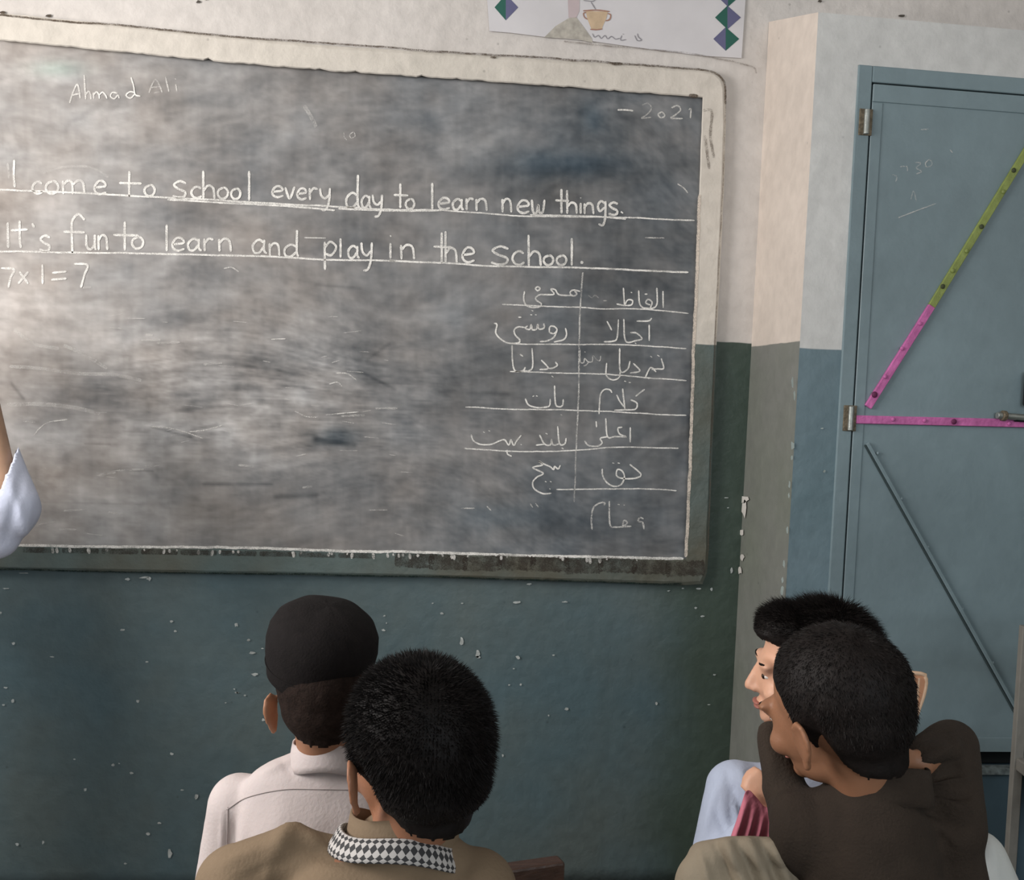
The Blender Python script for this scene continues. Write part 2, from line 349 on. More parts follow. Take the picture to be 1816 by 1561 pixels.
# chalk-dust smears: broad patches, horizontal wiping streaks, wet-cloth dark patches
def smear_colour(x, y):
    warp = (fbm(x/140, y/90, 3, 11)-.5)*120
    ang = (fbm(x/700, y/600, 2, 5)-.5)*.5
    u = x*np.cos(ang)+y*np.sin(ang); v = -x*np.sin(ang)+y*np.cos(ang)
    broad = fbm((x+warp)/210+3, (y+warp*.5)/150, 4, 21)
    streak = fbm(u/130, v/24+warp/150, 4, 31)
    streak2 = fbm(x/55+7, y/7, 3, 41)
    vert = fbm(x/9, y/80, 3, 51)
    blot = fbm(x/34+warp/50, y/26, 4, 61)
    g = np.interp(x, [-430,0,250,620,900,1250], [152,148,138,122,106,100])
    g = g + np.where(y<300, np.interp(y,[60,300],[12,0])*np.interp(x,[0,700,1250],[1,.6,.1]), 0)
    g += (broad-.5)*44 + (streak-.5)*24 + (streak2-.5)*9 + (vert-.5)*11 + (blot-.5)*34 + (fbm(u/17+warp/60,v/8,3,101)-.5)*22 + (fbm(x/11,y/30,3,111)-.5)*10
    dk = np.zeros_like(x)
    for (cx,cy,rx,ry,a) in ((980,300,115,24,26),(930,345,90,20,14),(1090,300,90,30,10),(350,480,90,28,26),(190,460,60,30,12),(310,385,90,26,20),(610,420,150,30,16),
                            (660,640,45,60,24),(600,775,50,20,34),(480,645,60,18,24),(170,700,70,34,26),(140,640,55,18,16),(640,590,70,50,14),
                            (860,640,90,40,14),(780,720,60,40,14),(1010,930,70,30,24),(880,905,90,30,10),(1150,820,60,110,10),(560,880,130,22,14),(700,880,80,50,10),
                            (300,180,110,18,10),(430,340,60,30,8),(330,560,60,26,12),(1050,240,60,26,9),(200,350,40,22,10),(900,720,120,60,8),(330,700,40,18,14),
                            (450,800,70,10,14),(1120,480,90,60,8)):
        dk += a*np.exp(-(((x-cx+warp*.25)/rx)**2+((y-cy+warp*.12)/ry)**2)**1.1)*(.6+.8*streak)
    lt = np.zeros_like(x)
    for (cx,cy,rx,ry,a) in ((30,560,90,60,22),(30,450,60,50,8),(120,600,120,30,12),(430,775,60,34,24),(360,690,60,30,12),(830,260,50,18,14),(190,210,90,20,12),(60,130,70,30,14),
                            (560,700,60,30,8),(980,480,40,12,16),(240,770,150,50,10),(200,870,170,50,10),(560,600,80,34,12),(960,405,22,8,14),(1110,190,50,12,12),(880,600,20,90,0),
                            (360,600,70,20,10),(470,730,70,20,12),(270,640,60,16,12),(480,560,110,20,8),(620,330,40,30,5)):
        lt += a*np.exp(-(((x-cx+warp*.2)/rx)**2+((y-cy-warp*.1)/ry)**2)**1.1)*(.5+1.0*blot)
    g = g - dk + lt
    # fine scratches of eraser and dry cloth in the middle left
    busy = np.exp(-(((x-430)/330)**2+((y-700)/130)**2))
    g += busy*(fbm(u/60, v/5, 3, 71)-.5)*62 + busy*(fbm(x/22,y/14,3,81)-.5)*52
    for (x0,y0,x1,y1,w,a) in ((362,859,482,859,3,26),(490,881,560,879,5,26),(268,757,340,776,2,30),(340,764,385,752,3,26),(210,833,272,836,2,22),(150,787,195,788,2,18),(80,892,300,894,1.5,12),
                              (560,780,628,790,5,34),(20,680,42,708,3,26),(780,695,900,699,4,18),(0,540,240,548,5,-7),(470,445,560,452,4,8),(1030,200,1070,170,10,10),(640,660,700,690,3,20),
                              (650,640,690,610,3,18),(560,505,640,512,2.5,16),(820,880,1000,870,3,8)):
        t = np.clip(((x-x0)*(x1-x0)+(y-y0)*(y1-y0))/((x1-x0)**2+(y1-y0)**2),0,1)
        d = np.hypot(x-x0-t*(x1-x0), (y-y0-t*(y1-y0))); g -= a*np.exp(-(d/w)**2)
    g = np.clip(g+8, 60, 195)
    warmth = np.clip((g-85)/60, -1, 1)*.6 + (fbm(x/90+50,y/70,3,91)-.5)*1.4 + np.interp(x,[0,500,1250],[.45,-.05,-.75])
    r = g + warmth*5; gg = g + .6 - warmth*.4; b = g - warmth*5 + 1.5
    green = np.exp(-(((x-100)/45)**2+((y-122)/14)**2))*12; r -= green; b -= green*.3
    blue = sum(np.exp(-(((x-cx)/rx)**2+((y-cy)/ry)**2)) for cx,cy,rx,ry in ((1050,210,22,28),(880,915,90,26),(600,775,45,18),(1000,290,110,24)))*7; r -= blue; b += blue*.7
    return np.stack([r,gg,b], -1)
C = smear_colour(PX+0*V, PYY)/255
GAIN = 1.0
lin = np.where(C<=.04045, C/12.92, ((C+.055)/1.055)**2.4)*BOARD_K if 'BOARD_K' in globals() else np.where(C<=.04045, C/12.92, ((C+.055)/1.055)**2.4)
pts = []
FX = np.array(_f); FR=np.array(_r); FU=np.array(_u); FC=np.array(CAM)
def np_plane(px, py, Y):
    d = FX + FR*((px[...,None]-CX)/F) - FU*((py[...,None]-CY)/F)
    return FC + d*((Y-FC[1])/d[...,1:2])
B3 = np_plane(PX+0*V, PYY+0*PX, YBD).reshape(-1,3)
idx = np.arange((NX+1)*(NY+1)).reshape(NY+1,NX+1)
quads = np.stack([idx[:-1,:-1],idx[1:,:-1],idx[1:,1:],idx[:-1,1:]],-1).reshape(-1,4)
me = bpy.data.meshes.new('writing_surface'); me.from_pydata(B3.tolist(), [], quads.tolist()); me.update()
ca = me.color_attributes.new('dust', 'FLOAT_COLOR', 'POINT')
ca.data.foreach_set('color', np.concatenate([lin.reshape(-1,3), np.ones((lin.shape[0]*lin.shape[1],1))],1).ravel().astype(np.float32))
mb = bpy.data.materials.new('chalky slate paint'); mb.use_nodes=True; nt=mb.node_tree; b=nt.nodes['Principled BSDF']; b.inputs['Roughness'].default_value=.9; b.inputs['Specular IOR Level'].default_value=.12
at = nt.nodes.new('ShaderNodeVertexColor'); at.layer_name='dust'
g2 = nt.nodes.new('ShaderNodeNewGeometry'); mp=nt.nodes.new('ShaderNodeMapping'); mp.inputs['Scale'].default_value=(22,1,45); nt.links.new(g2.outputs['Position'],mp.inputs[0])
nn = nt.nodes.new('ShaderNodeTexNoise'); nn.inputs['Scale'].default_value=1.0; nn.inputs['Detail'].default_value=5; nt.links.new(mp.outputs[0],nn.inputs['Vector'])
mr = nt.nodes.new('ShaderNodeMapRange'); mr.inputs[1].default_value=.3; mr.inputs[2].default_value=.7; mr.inputs['To Min'].default_value=.95; mr.inputs['To Max'].default_value=1.05; nt.links.new(nn.outputs['Fac'],mr.inputs['Value'])
vm = nt.nodes.new('ShaderNodeVectorMath'); vm.operation='SCALE'; nt.links.new(at.outputs['Color'],vm.inputs[0]); nt.links.new(mr.outputs[0],vm.inputs['Scale'])
nt.links.new(vm.outputs[0], b.inputs['Base Color'])
me.materials.append(mb)
surf = bpy.data.objects.new('writing_surface', me); COL.objects.link(surf); surf.parent=board; surf.matrix_parent_inverse=board.matrix_world.inverted()

# plaster surround: raised, chipped inner lip, rounded outer corner
inner=[]; outer=[]
def jag(s): return 2.2*(mnoise.noise(Vector((s*.021,1,1)))+.6*mnoise.noise(Vector((s*.09,4,1))))
def add(i,o): inner.append(i); outer.append(o)
OT = lambda x: np.interp(x,[-480,0,180,400,600,1000,1250],[-22,23,41,64,82,107,123])
OB = lambda x: np.interp(x,[-480,0,760,1180],[1000,1011,1024,1036.5])
for x in np.arange(-440,1225,9): 
    chip = -3.5*max(0,mnoise.noise(Vector((x*.05,9,2))))*1.5
    add((x, TOP(x)+jag(x)*.6+chip), (x, OT(x)+jag(x+500)*.35))
add((1238,TOP(1238)),(1245,123)); add((1246,173),(1268,127)); add((1245.5,190),(1281,137)); add((1245,205),(1286,152))
for y in np.arange(220,985,12):
    xi = 1246+(1217-1246)*(y-173)/(991-173); xo = np.interp(y,[160,340,608,985],[1289,1284,1271,1256])
    if y>590: xi -= 1
    add((xi+jag(y)*.5, y), (xo+jag(y+90)*.4, y))
add((1217,991),(1254,1015)); add((1212,990.5),(1246,1036)); add((1203,990.3),(1215,1038))
for x in np.arange(1190,-441,-12): add((x, BOT(x)+jag(x+3)*.35), (x, OB(x)+jag(x+700)*.35))
n=len(inner)
I = np.array(inner); O = np.array(outer)
mid = I*.12+O*.88; 
rings = [np_plane(I[:,0],I[:,1],YBD+.004), np_plane(I[:,0],I[:,1],YFR+.004), np_plane((I*.95+O*.05)[:,0],(I*.95+O*.05)[:,1],YFR), np_plane(mid[:,0],mid[:,1],YFR), np_plane(O[:,0],O[:,1],YFR+.006), np_plane(O[:,0],O[:,1],-.0068)]
v=np.concatenate(rings); f=[]
for k in range(5):
    for i in range(n-1): f.append((k*n+i,k*n+i+1,(k+1)*n+i+1,(k+1)*n+i))
M_frame = two_tone('plaster surround', (.63,.585,.525), (.105,.150,.150), 1.726, low2=(.10,.095,.070), up2=(.58,.54,.48), bump=.3)
fr = raw('plaster_surround', v, f, M_frame, board); fr['label']='raised plaster surround, white above and teal below'
bm=bmesh.new(); bm.from_mesh(fr.data); bmesh.ops.recalc_face_normals(bm, faces=bm.faces); bm.to_mesh(fr.data); bm.free()

# ------------------------------------------------------------ chalk strokes
def chalk_mat(name, dens, col=(.80,.78,.74)):
    m = bpy.data.materials.new(name); m.use_nodes=True; nt=m.node_tree; b=nt.nodes['Principled BSDF']; b.inputs['Base Color'].default_value=(*col,1); b.inputs['Roughness'].default_value=1; b.inputs['Specular IOR Level'].default_value=0
    g=nt.nodes.new('ShaderNodeNewGeometry'); n=nt.nodes.new('ShaderNodeTexNoise'); n.inputs['Scale'].default_value=330; n.inputs['Detail'].default_value=2; nt.links.new(g.outputs['Position'],n.inputs['Vector'])
    n2=nt.nodes.new('ShaderNodeTexNoise'); n2.inputs['Scale'].default_value=30; nt.links.new(g.outputs['Position'],n2.inputs['Vector'])
    ad=nt.nodes.new('ShaderNodeMath'); ad.operation='ADD'; nt.links.new(n.outputs['Fac'],ad.inputs[0]); nt.links.new(n2.outputs['Fac'],ad.inputs[1])
    r=nt.nodes.new('ShaderNodeMapRange'); r.inputs[1].default_value=.75; r.inputs[2].default_value=1.15; r.inputs['To Min'].default_value=max(0,dens-.35); r.inputs['To Max'].default_value=min(1,dens+.25); nt.links.new(ad.outputs[0],r.inputs['Value'])
    nt.links.new(r.outputs[0], b.inputs['Alpha']); return m
M_ch = chalk_mat('white chalk', .82); M_ch2 = chalk_mat('light chalk', .42); M_ch3 = chalk_mat('faint chalk smear', .14); M_cream = chalk_mat('cream paint edge', .75, (.66,.58,.50))
def strokes(name, polys, w=3.4, m=M_ch, Y=YBD-.0012, parent=board, jit=.35, smooth=True):
    v=[]; f=[]
    for pl in polys:
        ww = w
        if isinstance(pl, tuple) and isinstance(pl[1], (int,float)) and isinstance(pl[0], list): pl, ww = pl
        p = np.array(catmull(pl, 2.5) if smooth else catmull([pl[0],pl[-1]],2.5))
        if len(pl)==1:
            p=np.array([(pl[0][0]-1,pl[0][1]),(pl[0][0]+1,pl[0][1]+1)]); 
        t = np.gradient(p,axis=0); t /= np.maximum(np.linalg.norm(t,axis=1,keepdims=True),1e-6); nn=np.stack([-t[:,1],t[:,0]],1)
        Y = Y-.00006
        k=len(p); hw = ww/2*(1+.28*(rng.random(k)-.5)); hw[0]*=.6; hw[-1]*=.5
        off = np.cumsum(rng.normal(0,.12,k))*jit; off -= np.linspace(off[0],off[-1],k)
        c=p+nn*off[:,None]; a=c+nn*hw[:,None]; b_=c-nn*hw[:,None]
        q=np.stack([a,b_],1).reshape(-1,2); w3=np_plane(q[:,0],q[:,1],Y)
        base=len(v); v += w3.tolist()
        for i in range(k-1): f.append((base+2*i, base+2*i+1, base+2*i+3, base+2*i+2))
    o = raw(name, v, f, m, parent); o['kind'] = 'stuff' if len(polys) > 1 else o.get('kind','part'); 
    if o['kind'] == 'part': del o['kind']
    return o
Z = lambda ox, oy, s: (lambda pts: [(ox+x*s, oy+y*s) for x,y in pts])
z1=Z(0,60,.38546); z2=Z(600,60,.38546); z3=Z(760,460,.38432); z5=Z(860,480,.20374); z6=Z(800,640,.23678); z8=Z(0,0,.22026); z4=Z(0,560,.41850)
# hand letters in a unit box: x 0..1, baseline 0, x-height 1 (y up)
G = {
 'c': [[(.95,.82),(.6,1),(.2,.8),(.05,.42),(.3,.05),(.7,0),(1,.18)]],
 'o': [[(.55,1),(.15,.8),(.05,.4),(.35,.03),(.8,.15),(.95,.6),(.75,.95),(.5,1)]],
 'm': [[(.04,1),(.06,0)],[(.06,.7),(.25,1),(.42,.85),(.45,0)],[(.45,.7),(.68,1),(.88,.85),(.95,0)]],
 'n': [[(.05,1),(.08,0)],[(.08,.65),(.4,1),(.8,.85),(.92,0)]],
 'e': [[(.08,.5),(.9,.62),(.78,.95),(.4,1),(.08,.6),(.12,.2),(.5,0),(.98,.15)]],
 't': [[(.45,2.0),(.45,.05)],[(0,1.1),(1,1.05)]],
 's': [[(.92,.88),(.5,1.02),(.12,.8),(.4,.55),(.85,.35),(.8,.05),(.4,-.02),(.02,.1)]],
 'h': [[(.08,2.1),(.1,0)],[(.1,.6),(.45,.98),(.85,.8),(.95,0)]],
 'l': [[(.5,2.1),(.5,0)]],
 'v': [[(0,1),(.45,0),(.95,1.05)]],
 'r': [[(.1,1),(.15,0)],[(.15,.6),(.5,.98),(.95,.9)]],
 'y': [[(.05,1),(.15,.4),(.5,.15),(.85,.45)],[(.92,1),(.85,-.1),(.6,-.75),(.2,-.85)]],
 'd': [[(.9,.75),(.5,.95),(.08,.6),(.12,.1),(.5,0),(.9,.4)],[(.92,2.1),(.9,.4),(1.02,0)]],
 'a': [[(.85,.8),(.45,1),(.06,.6),(.15,.08),(.5,.05),(.82,.5)],[(.86,1),(.85,.2),(1.05,0)]],
 'w': [[(0,1),(.1,.1),(.35,0),(.5,.6),(.6,.05),(.85,.1),(.98,1)]],
 'i': [[(.5,1),(.5,0)],[(.5,1.5),(.54,1.4)]],
 'g': [[(.85,.8),(.4,1),(.08,.6),(.3,.15),(.8,.5)],[(.88,1),(.85,-.3),(.6,-1.0),(.15,-.9)]],
 'f': [[(1,1.75),(.7,2.1),(.42,1.7),(.4,.9),(.42,-.25)],[(0,1.05),(1,1.0)]],
 'u': [[(.05,1),(.08,.25),(.45,0),(.85,.3)],[(.88,1),(.9,.1),(1.05,0)]],
 'p': [[(.1,1),(.12,-.9)],[(.12,.6),(.5,1),(.95,.65),(.6,.1),(.14,.2)]],
}
def word(letters, zf, **kw):
    """letters: (char, x0, x1, baseline, xheight) in crop coordinates"""
    P=[]
    for ch,x0,x1,b0,h in letters:
        for s in G[ch]: P.append(zf([(x0+(x1-x0)*x, b0-h*y) for x,y in s]))
    o = strokes('chalk_word', P, **kw); return o
def lab(o,t): o['label']=t; return o
lab(strokes('chalk_word', [z8([(560,828),(590,740),(620,680),(635,720),(645,792)]),z8([(575,768),(650,752)]),z8([(678,605),(690,800)]),z8([(690,765),(712,735),(728,760),(732,800)]),
   z8([(752,745),(755,795)]),z8([(755,765),(775,740),(795,760),(800,795)]),z8([(800,765),(825,742),(848,765),(862,795)]),z8([(945,750),(905,745),(890,775),(920,795),(948,765),(960,792)]),
   z8([(1085,745),(1045,740),(1015,768),(1050,790),(1088,755)]),z8([(1055,622),(1075,690),(1088,760),(1130,775)])], w=2.6, m=M_ch), 'chalk first name, top left of the board')
lab(strokes('chalk_word', [z8([(1200,748),(1225,680),(1255,640),(1285,690),(1305,745)]),z8([(1215,705),(1290,698)]),z8([(1240,748),(1285,742)]),z8([(1333,618),(1360,738)]),z8([(1415,680),(1425,738)]),z8([(1408,632),(1418,640)])], w=2.6, m=M_ch2),'fainter chalk second name, top left of the board')
strokes('chalk_word', [z2([(25,455),(28,475),(40,490)]),z2([(70,450),(52,465),(60,480),(78,470),(72,452)])], w=1.8, m=M_ch2)
strokes('chalk_word', [z2([(1285,350),(1320,350),(1357,354)])], w=3, m=M_ch)
strokes('chalk_word', [z2([(1398,328),(1425,320),(1440,345),(1415,375),(1395,388),(1440,384)])], w=2.4, m=M_ch3)
strokes('chalk_word', [z2([(1490,358),(1472,370),(1482,386),(1502,378),(1490,358)]),z2([(1530,342),(1560,330),(1575,350),(1545,378),(1530,388),(1585,390)]),z2([(1612,350),(1622,345),(1620,388)])], w=2.6, m=M_ch2)
k=dict(w=4.1, m=M_ch)
strokes('chalk_word', [z1([(65,580),(64,650),(68,706)])], **k); strokes('chalk_smear', [z1([(35,595),(40,630),(42,665)])], w=4, m=M_ch3)
word([('c',146,196,735,55),('o',208,272,738,60),('m',285,395,738,62),('e',432,490,738,60)], z1, **k)
word([('t',548,652,752,60),('o',662,715,748,52)], z1, **k)
word([('s',793,862,752,72),('c',878,928,755,52),('h',930,990,760,62),('o',1000,1052,760,52),('o',1062,1108,762,50),('l',1140,1152,768,65)], z1, **k)
word([('e',1250,1305,752,50),('v',1312,1358,758,52),('e',1366,1412,762,50),('r',1420,1465,765,55),('y',1470,1522,765,55)], z1, **k)
word([('d',1590,1652,800,72),('a',1662,1706,800,55),('y',1712,1762,795,55)], z1, **k)
word([('t',255,322,805,58),('o',308,352,808,48)], z2, **k)
word([('l',424,440,808,58),('e',458,515,808,52),('a',525,575,810,50),('r',585,625,812,55),('n',632,688,815,55)], z2, **k)
word([('n',752,800,822,62),('e',822,880,825,58),('w',890,950,825,62)], z2, **k)
word([('t',998,1062,830,58),('h',1048,1100,828,52),('i',1108,1122,828,50),('n',1130,1178,830,50),('g',1190,1235,825,55),('s',1242,1290,832,55)], z2, **k)
strokes('chalk_word', [z2([(1300,818),(1310,826)])], w=4.5, m=M_ch)
strokes('chalk_word', [z1([(36,868),(38,985)]),z1([(90,860),(92,950),(96,985)]),z1([(50,905),(128,900)]),z1([(148,872),(158,892)])], **k)
word([('s',180,235,998,68)], z1, **k)
word([('f',292,390,990,76),('u',395,442,992,68),('n',450,498,995,68)], z1, **k)
word([('t',522,638,1000,68),('o',605,662,990,55)], z1, **k)
word([('l',758,776,1000,58),('e',790,850,998,58),('a',862,925,998,55),('r',935,985,1000,58),('n',1005,1068,1002,58)], z1, **k)
word([('a',1160,1225,1010,62),('n',1238,1290,1022,58),('d',1305,1372,1025,58)], z1, **k)
word([('p',1488,1550,1025,68),('l',1558,1576,1030,42),('a',1600,1652,1032,56),('y',1660,1715,1030,70)], z1, **k)
word([('i',228,252,1035,72),('n',285,355,1038,66)], z2, **k)
word([('t',438,522,1058,72),('h',488,548,1055,70),('e',568,628,1052,68)], z2, **k)
word([('s',700,790,1060,80),('c',798,856,1062,62),('h',870,935,1068,68),('o',942,992,1065,45),('o',1002,1052,1065,45),('l',1062,1086,1066,60)], z2, **k)
strokes('chalk_word', [z2([(1115,1048),(1126,1056)])], w=6, m=M_ch)
strokes('chalk_word', [z1([(5,1078),(65,1084),(50,1120),(38,1168)]),z1([(90,1095),(130,1150)]),z1([(130,1095),(84,1150)]),z1([(195,1062),(196,1152)]),z1([(240,1100),(306,1094)]),z1([(236,1132),(306,1126)]),z1([(340,1058),(402,1064),(388,1110),(372,1168)])], w=3.8, m=M_ch)
# ruled underlines (doubled in places)
strokes('chalk_line', [[(-60,336),(0,337.5),(150,343),(297,351),(463,361),(594,369),(700,372.5),(785,373)],[(297,354),(440,362),(594,373)],[(600,370),(700,374),(780,373)]], w=3.2, m=M_ch, jit=1)
strokes('chalk_line', [[(785,373),(870,379),(947,384),(1113,386)],[(940,381),(1050,384),(1110,389)],[(1113,386),(1180,389),(1232,391)]], w=2.6, m=M_ch, jit=1)
strokes('chalk_line', [[(-60,443),(0,445.5),(278,449),(463,453),(551,459),(600,461),(700,463)]], w=3.2, m=M_ch, jit=1)
strokes('chalk_line', [[(690,462),(800,467),(870,472),(1036,476),(1221,483)]], w=3.2, m=M_ch, jit=1)
for p in ([(340,208),(500,216),(700,225),(820,232),(1000,233),(1200,250)],[(370,388),(500,390),(700,392),(900,395),(1190,412)],[(375,518),(560,522),(820,530),(1000,546),(1190,560)],[(170,682),(400,692),(680,698),(900,705),(1190,720)],[(165,872),(380,884),(540,885),(700,880),(870,867),(1155,872)],[(590,1062),(860,1060),(1000,1062),(1145,1068)]):
    strokes('chalk_line', [z3(p)], w=2.2, m=M_ch, jit=1)
strokes('chalk_line', [z3([(712,60),(706,140),(700,225)]),z3([(700,225),(697,400),(694,560)]),z3([(694,560),(690,700),(682,880)])], w=2.8, m=M_ch2, jit=1)
strokes('chalk_line', [z3([(680,880),(677,1000),(672,1120)])], w=2.6, m=M_ch3, jit=1)
u=dict(w=2.7, m=M_ch)
strokes('chalk_word', [z5([(1550,178),(1552,325)]),z5([(1496,150),(1500,280),(1470,325),(1400,328),(1370,320),(1345,280),(1338,172)]),z5([(1440,325),(1455,275),(1420,250),(1400,280),(1440,300)]),z5([(1390,205),(1415,205)]),z5([(1205,150),(1215,300)]),z5([(1215,300),(1245,255),(1285,262),(1275,298),(1215,304),(1145,290)]),z5([(1270,188),(1282,194)])], **u)
strokes('chalk_word', [z5([(830,182),(770,168),(740,192),(765,222),(800,205),(778,172)]),z5([(765,215),(690,216),(640,206),(612,165),(572,162),(600,204),(540,208),(480,208),(440,235),(450,262),(490,290),(470,316),(400,318),(352,292),(338,240),(345,178)]),z5([(462,138),(440,155),(458,175),(480,158),(462,138)])], **u)
strokes('chalk_word', [z5([(900,215),(930,235),(960,215),(990,240)]),z5([(1030,262),(1062,262)])], w=2, m=M_ch3)
strokes('chalk_word', [z5([(700,500),(710,555),(685,600),(600,622)]),z5([(560,540),(565,490),(600,485),(628,515),(600,548),(562,540)]),z5([(628,520),(600,580),(540,612),(478,618)]),z5([(512,460),(515,500),(470,510),(460,468),(450,510),(412,514),(403,470),(392,512),(350,502),(372,480)]),z5([(350,495),(290,490),(255,515),(262,560),(300,600),(290,628),(200,630),(132,590),(95,540),(105,470),(78,458)]),z5([(405,346),(420,352)]),z5([(395,384),(412,386)]),z5([(436,384),(452,386)]),z5([(290,405),(318,407)])], **u)
strokes('chalk_word', [z5([(1430,470),(1430,612)]),z5([(1320,440),(1425,438),(1452,412)]),z5([(1265,540),(1320,545),(1368,592),(1315,610),(1225,612),(1208,420)]),z5([(1305,630),(1318,636)]),z5([(1162,425),(1150,585),(1110,615),(1035,620)]),z5([(1062,440),(1105,520)])], **u)
strokes('chalk_word', [z5([(1535,765),(1555,850),(1500,855),(1450,860)]),z5([(1440,745),(1455,755)]),z5([(1500,735),(1520,748)]),z3([(1050,520),(1025,500),(1000,545)]),z3([(945,480),(975,515),(930,525)]),z3([(930,470),(918,508),(885,515),(882,410)]),z3([(885,515),(880,545),(850,557),(820,535),(822,478)]),z3([(903,562),(912,564)]),z3([(924,568),(934,569)]),z3([(1008,545),(1018,552)])], **u)
strokes('chalk_word', [z5([(1008,742),(1000,785),(965,770),(940,740),(935,790),(900,795),(868,765),(860,800),(830,792),(828,680)]),z5([(905,790),(885,820),(860,830)]),z5([(868,706),(878,714)])], w=1.9, m=M_ch2)
strokes('chalk_word', [z5([(236,650),(240,780),(262,872),(330,872),(352,840)]),z5([(305,728),(332,748)]),z5([(410,675),(416,830),(385,872),(330,872)]),z5([(490,778),(550,850),(475,862)]),z5([(612,795),(630,825),(585,850),(545,850)]),z3([(568,538),(576,544)])], **u)
strokes('chalk_word', [z6([(775,185),(782,320),(805,345),(835,335),(840,288)]),z6([(820,402),(832,408)]),z6([(742,285),(738,335),(700,348),(640,350),(580,330),(555,282)]),z6([(610,268),(622,262)]),z6([(636,262),(648,266)])], **u)
strokes('chalk_word', [z6([(1450,213),(1382,266)]),z6([(1345,292),(1392,318),(1380,362),(1300,368),(1222,370)]),z6([(1285,208),(1302,362)]),z6([(1240,255),(1262,300),(1295,345)]),z6([(1205,240),(1190,218),(1150,215),(1120,250),(1112,320),(1108,400)])], **u)
strokes('chalk_word', [z6([(1342,498),(1342,612)]),z6([(1282,498),(1250,505),(1262,548),(1312,570),(1230,568),(1172,568),(1158,430)]),z6([(1170,568),(1118,582),(1132,615),(1095,640),(1030,635),(1000,600)]),z6([(1086,452),(1090,498)])], **u)
strokes('chalk_word', [z6([(862,578),(852,622),(812,620),(798,490)]),z6([(812,622),(765,630),(752,588),(742,630),(700,622),(662,555)]),z6([(700,625),(635,632)]),z6([(708,542),(722,550)]),z6([(828,652),(842,660)])], **u)
strokes('chalk_word', [z6([(525,558),(490,600),(470,632),(448,590),(432,630),(402,592),(360,600),(300,625),(220,625),(168,598),(150,552)]),z6([(240,532),(252,538)]),z6([(280,522),(292,528)]),z6([(420,668),(422,698),(455,716)]),z6([(520,626),(530,630)])], w=2.6, m=M_ch)
strokes('chalk_word', [z6([(1338,775),(1420,848),(1385,878),(1290,882),(1240,862),(1245,815),(1280,825),(1298,870),(1275,925),(1220,940),(1165,910),(1135,855),(1132,808)]),z6([(1208,765),(1222,768)]),z6([(1248,765),(1264,768)])], **u)
strokes('chalk_word', [z6([(818,782),(802,810),(775,790),(768,815),(745,795),(700,775),(655,752),(685,780),(612,800),(690,842),(645,870),(612,910),(625,960),(690,995),(752,992)]),z6([(703,903),(715,908)]),z6([(740,903),(752,908)]),z6([(735,958),(745,962)])], **u)
strokes('chalk_word', [z6([(1145,1085),(1150,1062),(1105,1070),(1065,1105),(1052,1180),(1055,1265)]),z6([(1185,1050),(1190,1225),(1230,1246),(1290,1242),(1350,1240)]),z6([(1285,1240),(1295,1195),(1320,1215),(1290,1240)]),z6([(1248,1075),(1262,1078)]),z6([(1290,1080),(1302,1082)]),z6([(1442,1185),(1415,1175),(1400,1200),(1435,1212),(1445,1262)])], w=2.8, m=M_ch2)
strokes('chalk_mark', [z6([(592,1070),(612,1098)]),z6([(632,1068),(655,1098)]),z6([(78,1105),(175,1105)]),z6([(268,1090),(300,1122)])], w=2.2, m=M_ch2)
# left-over streaks of half-erased chalk
strokes('chalk_smear', [(z4([(30,378),(160,375),(300,388),(425,415)]),7),(z4([(40,215),(160,222),(330,245),(480,250),(600,275)]),6),(z4([(270,125),(360,165),(455,225)]),6),(z4([(60,60),(150,120),(250,140)]),6),(z1([(200,640),(300,612),(420,615),(500,660)]),4),(z1([(1400,330),(1430,380),(1455,430)]),7)], m=M_ch3)
strokes('chalk_smear', [z4([(145,505),(170,475),(205,452),(285,440)]),z4([(1425,243),(1470,245),(1510,272)]),z4([(1395,290),(1430,282),(1450,300)]),z4([(1250,405),(1300,428),(1345,430)]),z4([(800,492),(870,485),(940,465)]),z4([(640,470),(740,480),(860,520)]),z2([(1560,690),(1590,710),(1608,732)]),z2([(1410,938),(1500,940)]),z1([(1030,1080),(1065,1075),(1100,1095)]),z1([(1400,938),(1500,940)]),z4([(100,448),(150,452)]),z4([(1150,100),(1210,98)]),z4([(1380,420),(1520,408)])], w=2.2, m=M_ch2)
strokes('chalk_smear', [[(x,y),(x+dx,y+dy)] for x,y,dx,dy in zip(rng.uniform(20,720,45),rng.uniform(560,950,45),rng.uniform(8,35,45),rng.uniform(-5,7,45))], w=1.6, m=M_ch3)
strokes('chalk_smear', [[(x,y),(x+dx,y+dy)] for x,y,dx,dy in zip(rng.uniform(20,780,14),rng.uniform(510,950,14),rng.uniform(10,50,14),rng.uniform(-4,6,14))], w=4, m=M_ch3)
# grimy crevice where the surround meets the whitewash, and dark line under its inner edge
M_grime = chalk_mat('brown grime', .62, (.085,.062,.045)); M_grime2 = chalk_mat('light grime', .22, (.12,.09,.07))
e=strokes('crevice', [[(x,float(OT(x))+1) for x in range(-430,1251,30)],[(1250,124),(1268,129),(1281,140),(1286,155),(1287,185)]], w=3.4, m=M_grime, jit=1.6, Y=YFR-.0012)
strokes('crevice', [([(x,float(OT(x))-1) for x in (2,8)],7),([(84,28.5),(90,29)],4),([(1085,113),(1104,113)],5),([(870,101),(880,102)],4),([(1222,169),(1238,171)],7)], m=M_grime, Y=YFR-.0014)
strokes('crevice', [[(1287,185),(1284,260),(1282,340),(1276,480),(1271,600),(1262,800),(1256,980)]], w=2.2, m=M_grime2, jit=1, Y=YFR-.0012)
strokes('crevice', [[(x,float(OB(x))-1) for x in range(-430,1216,40)]], w=3, m=chalk_mat('dark green grime',.6,(.012,.022,.020)), jit=1, Y=YFR-.0012)
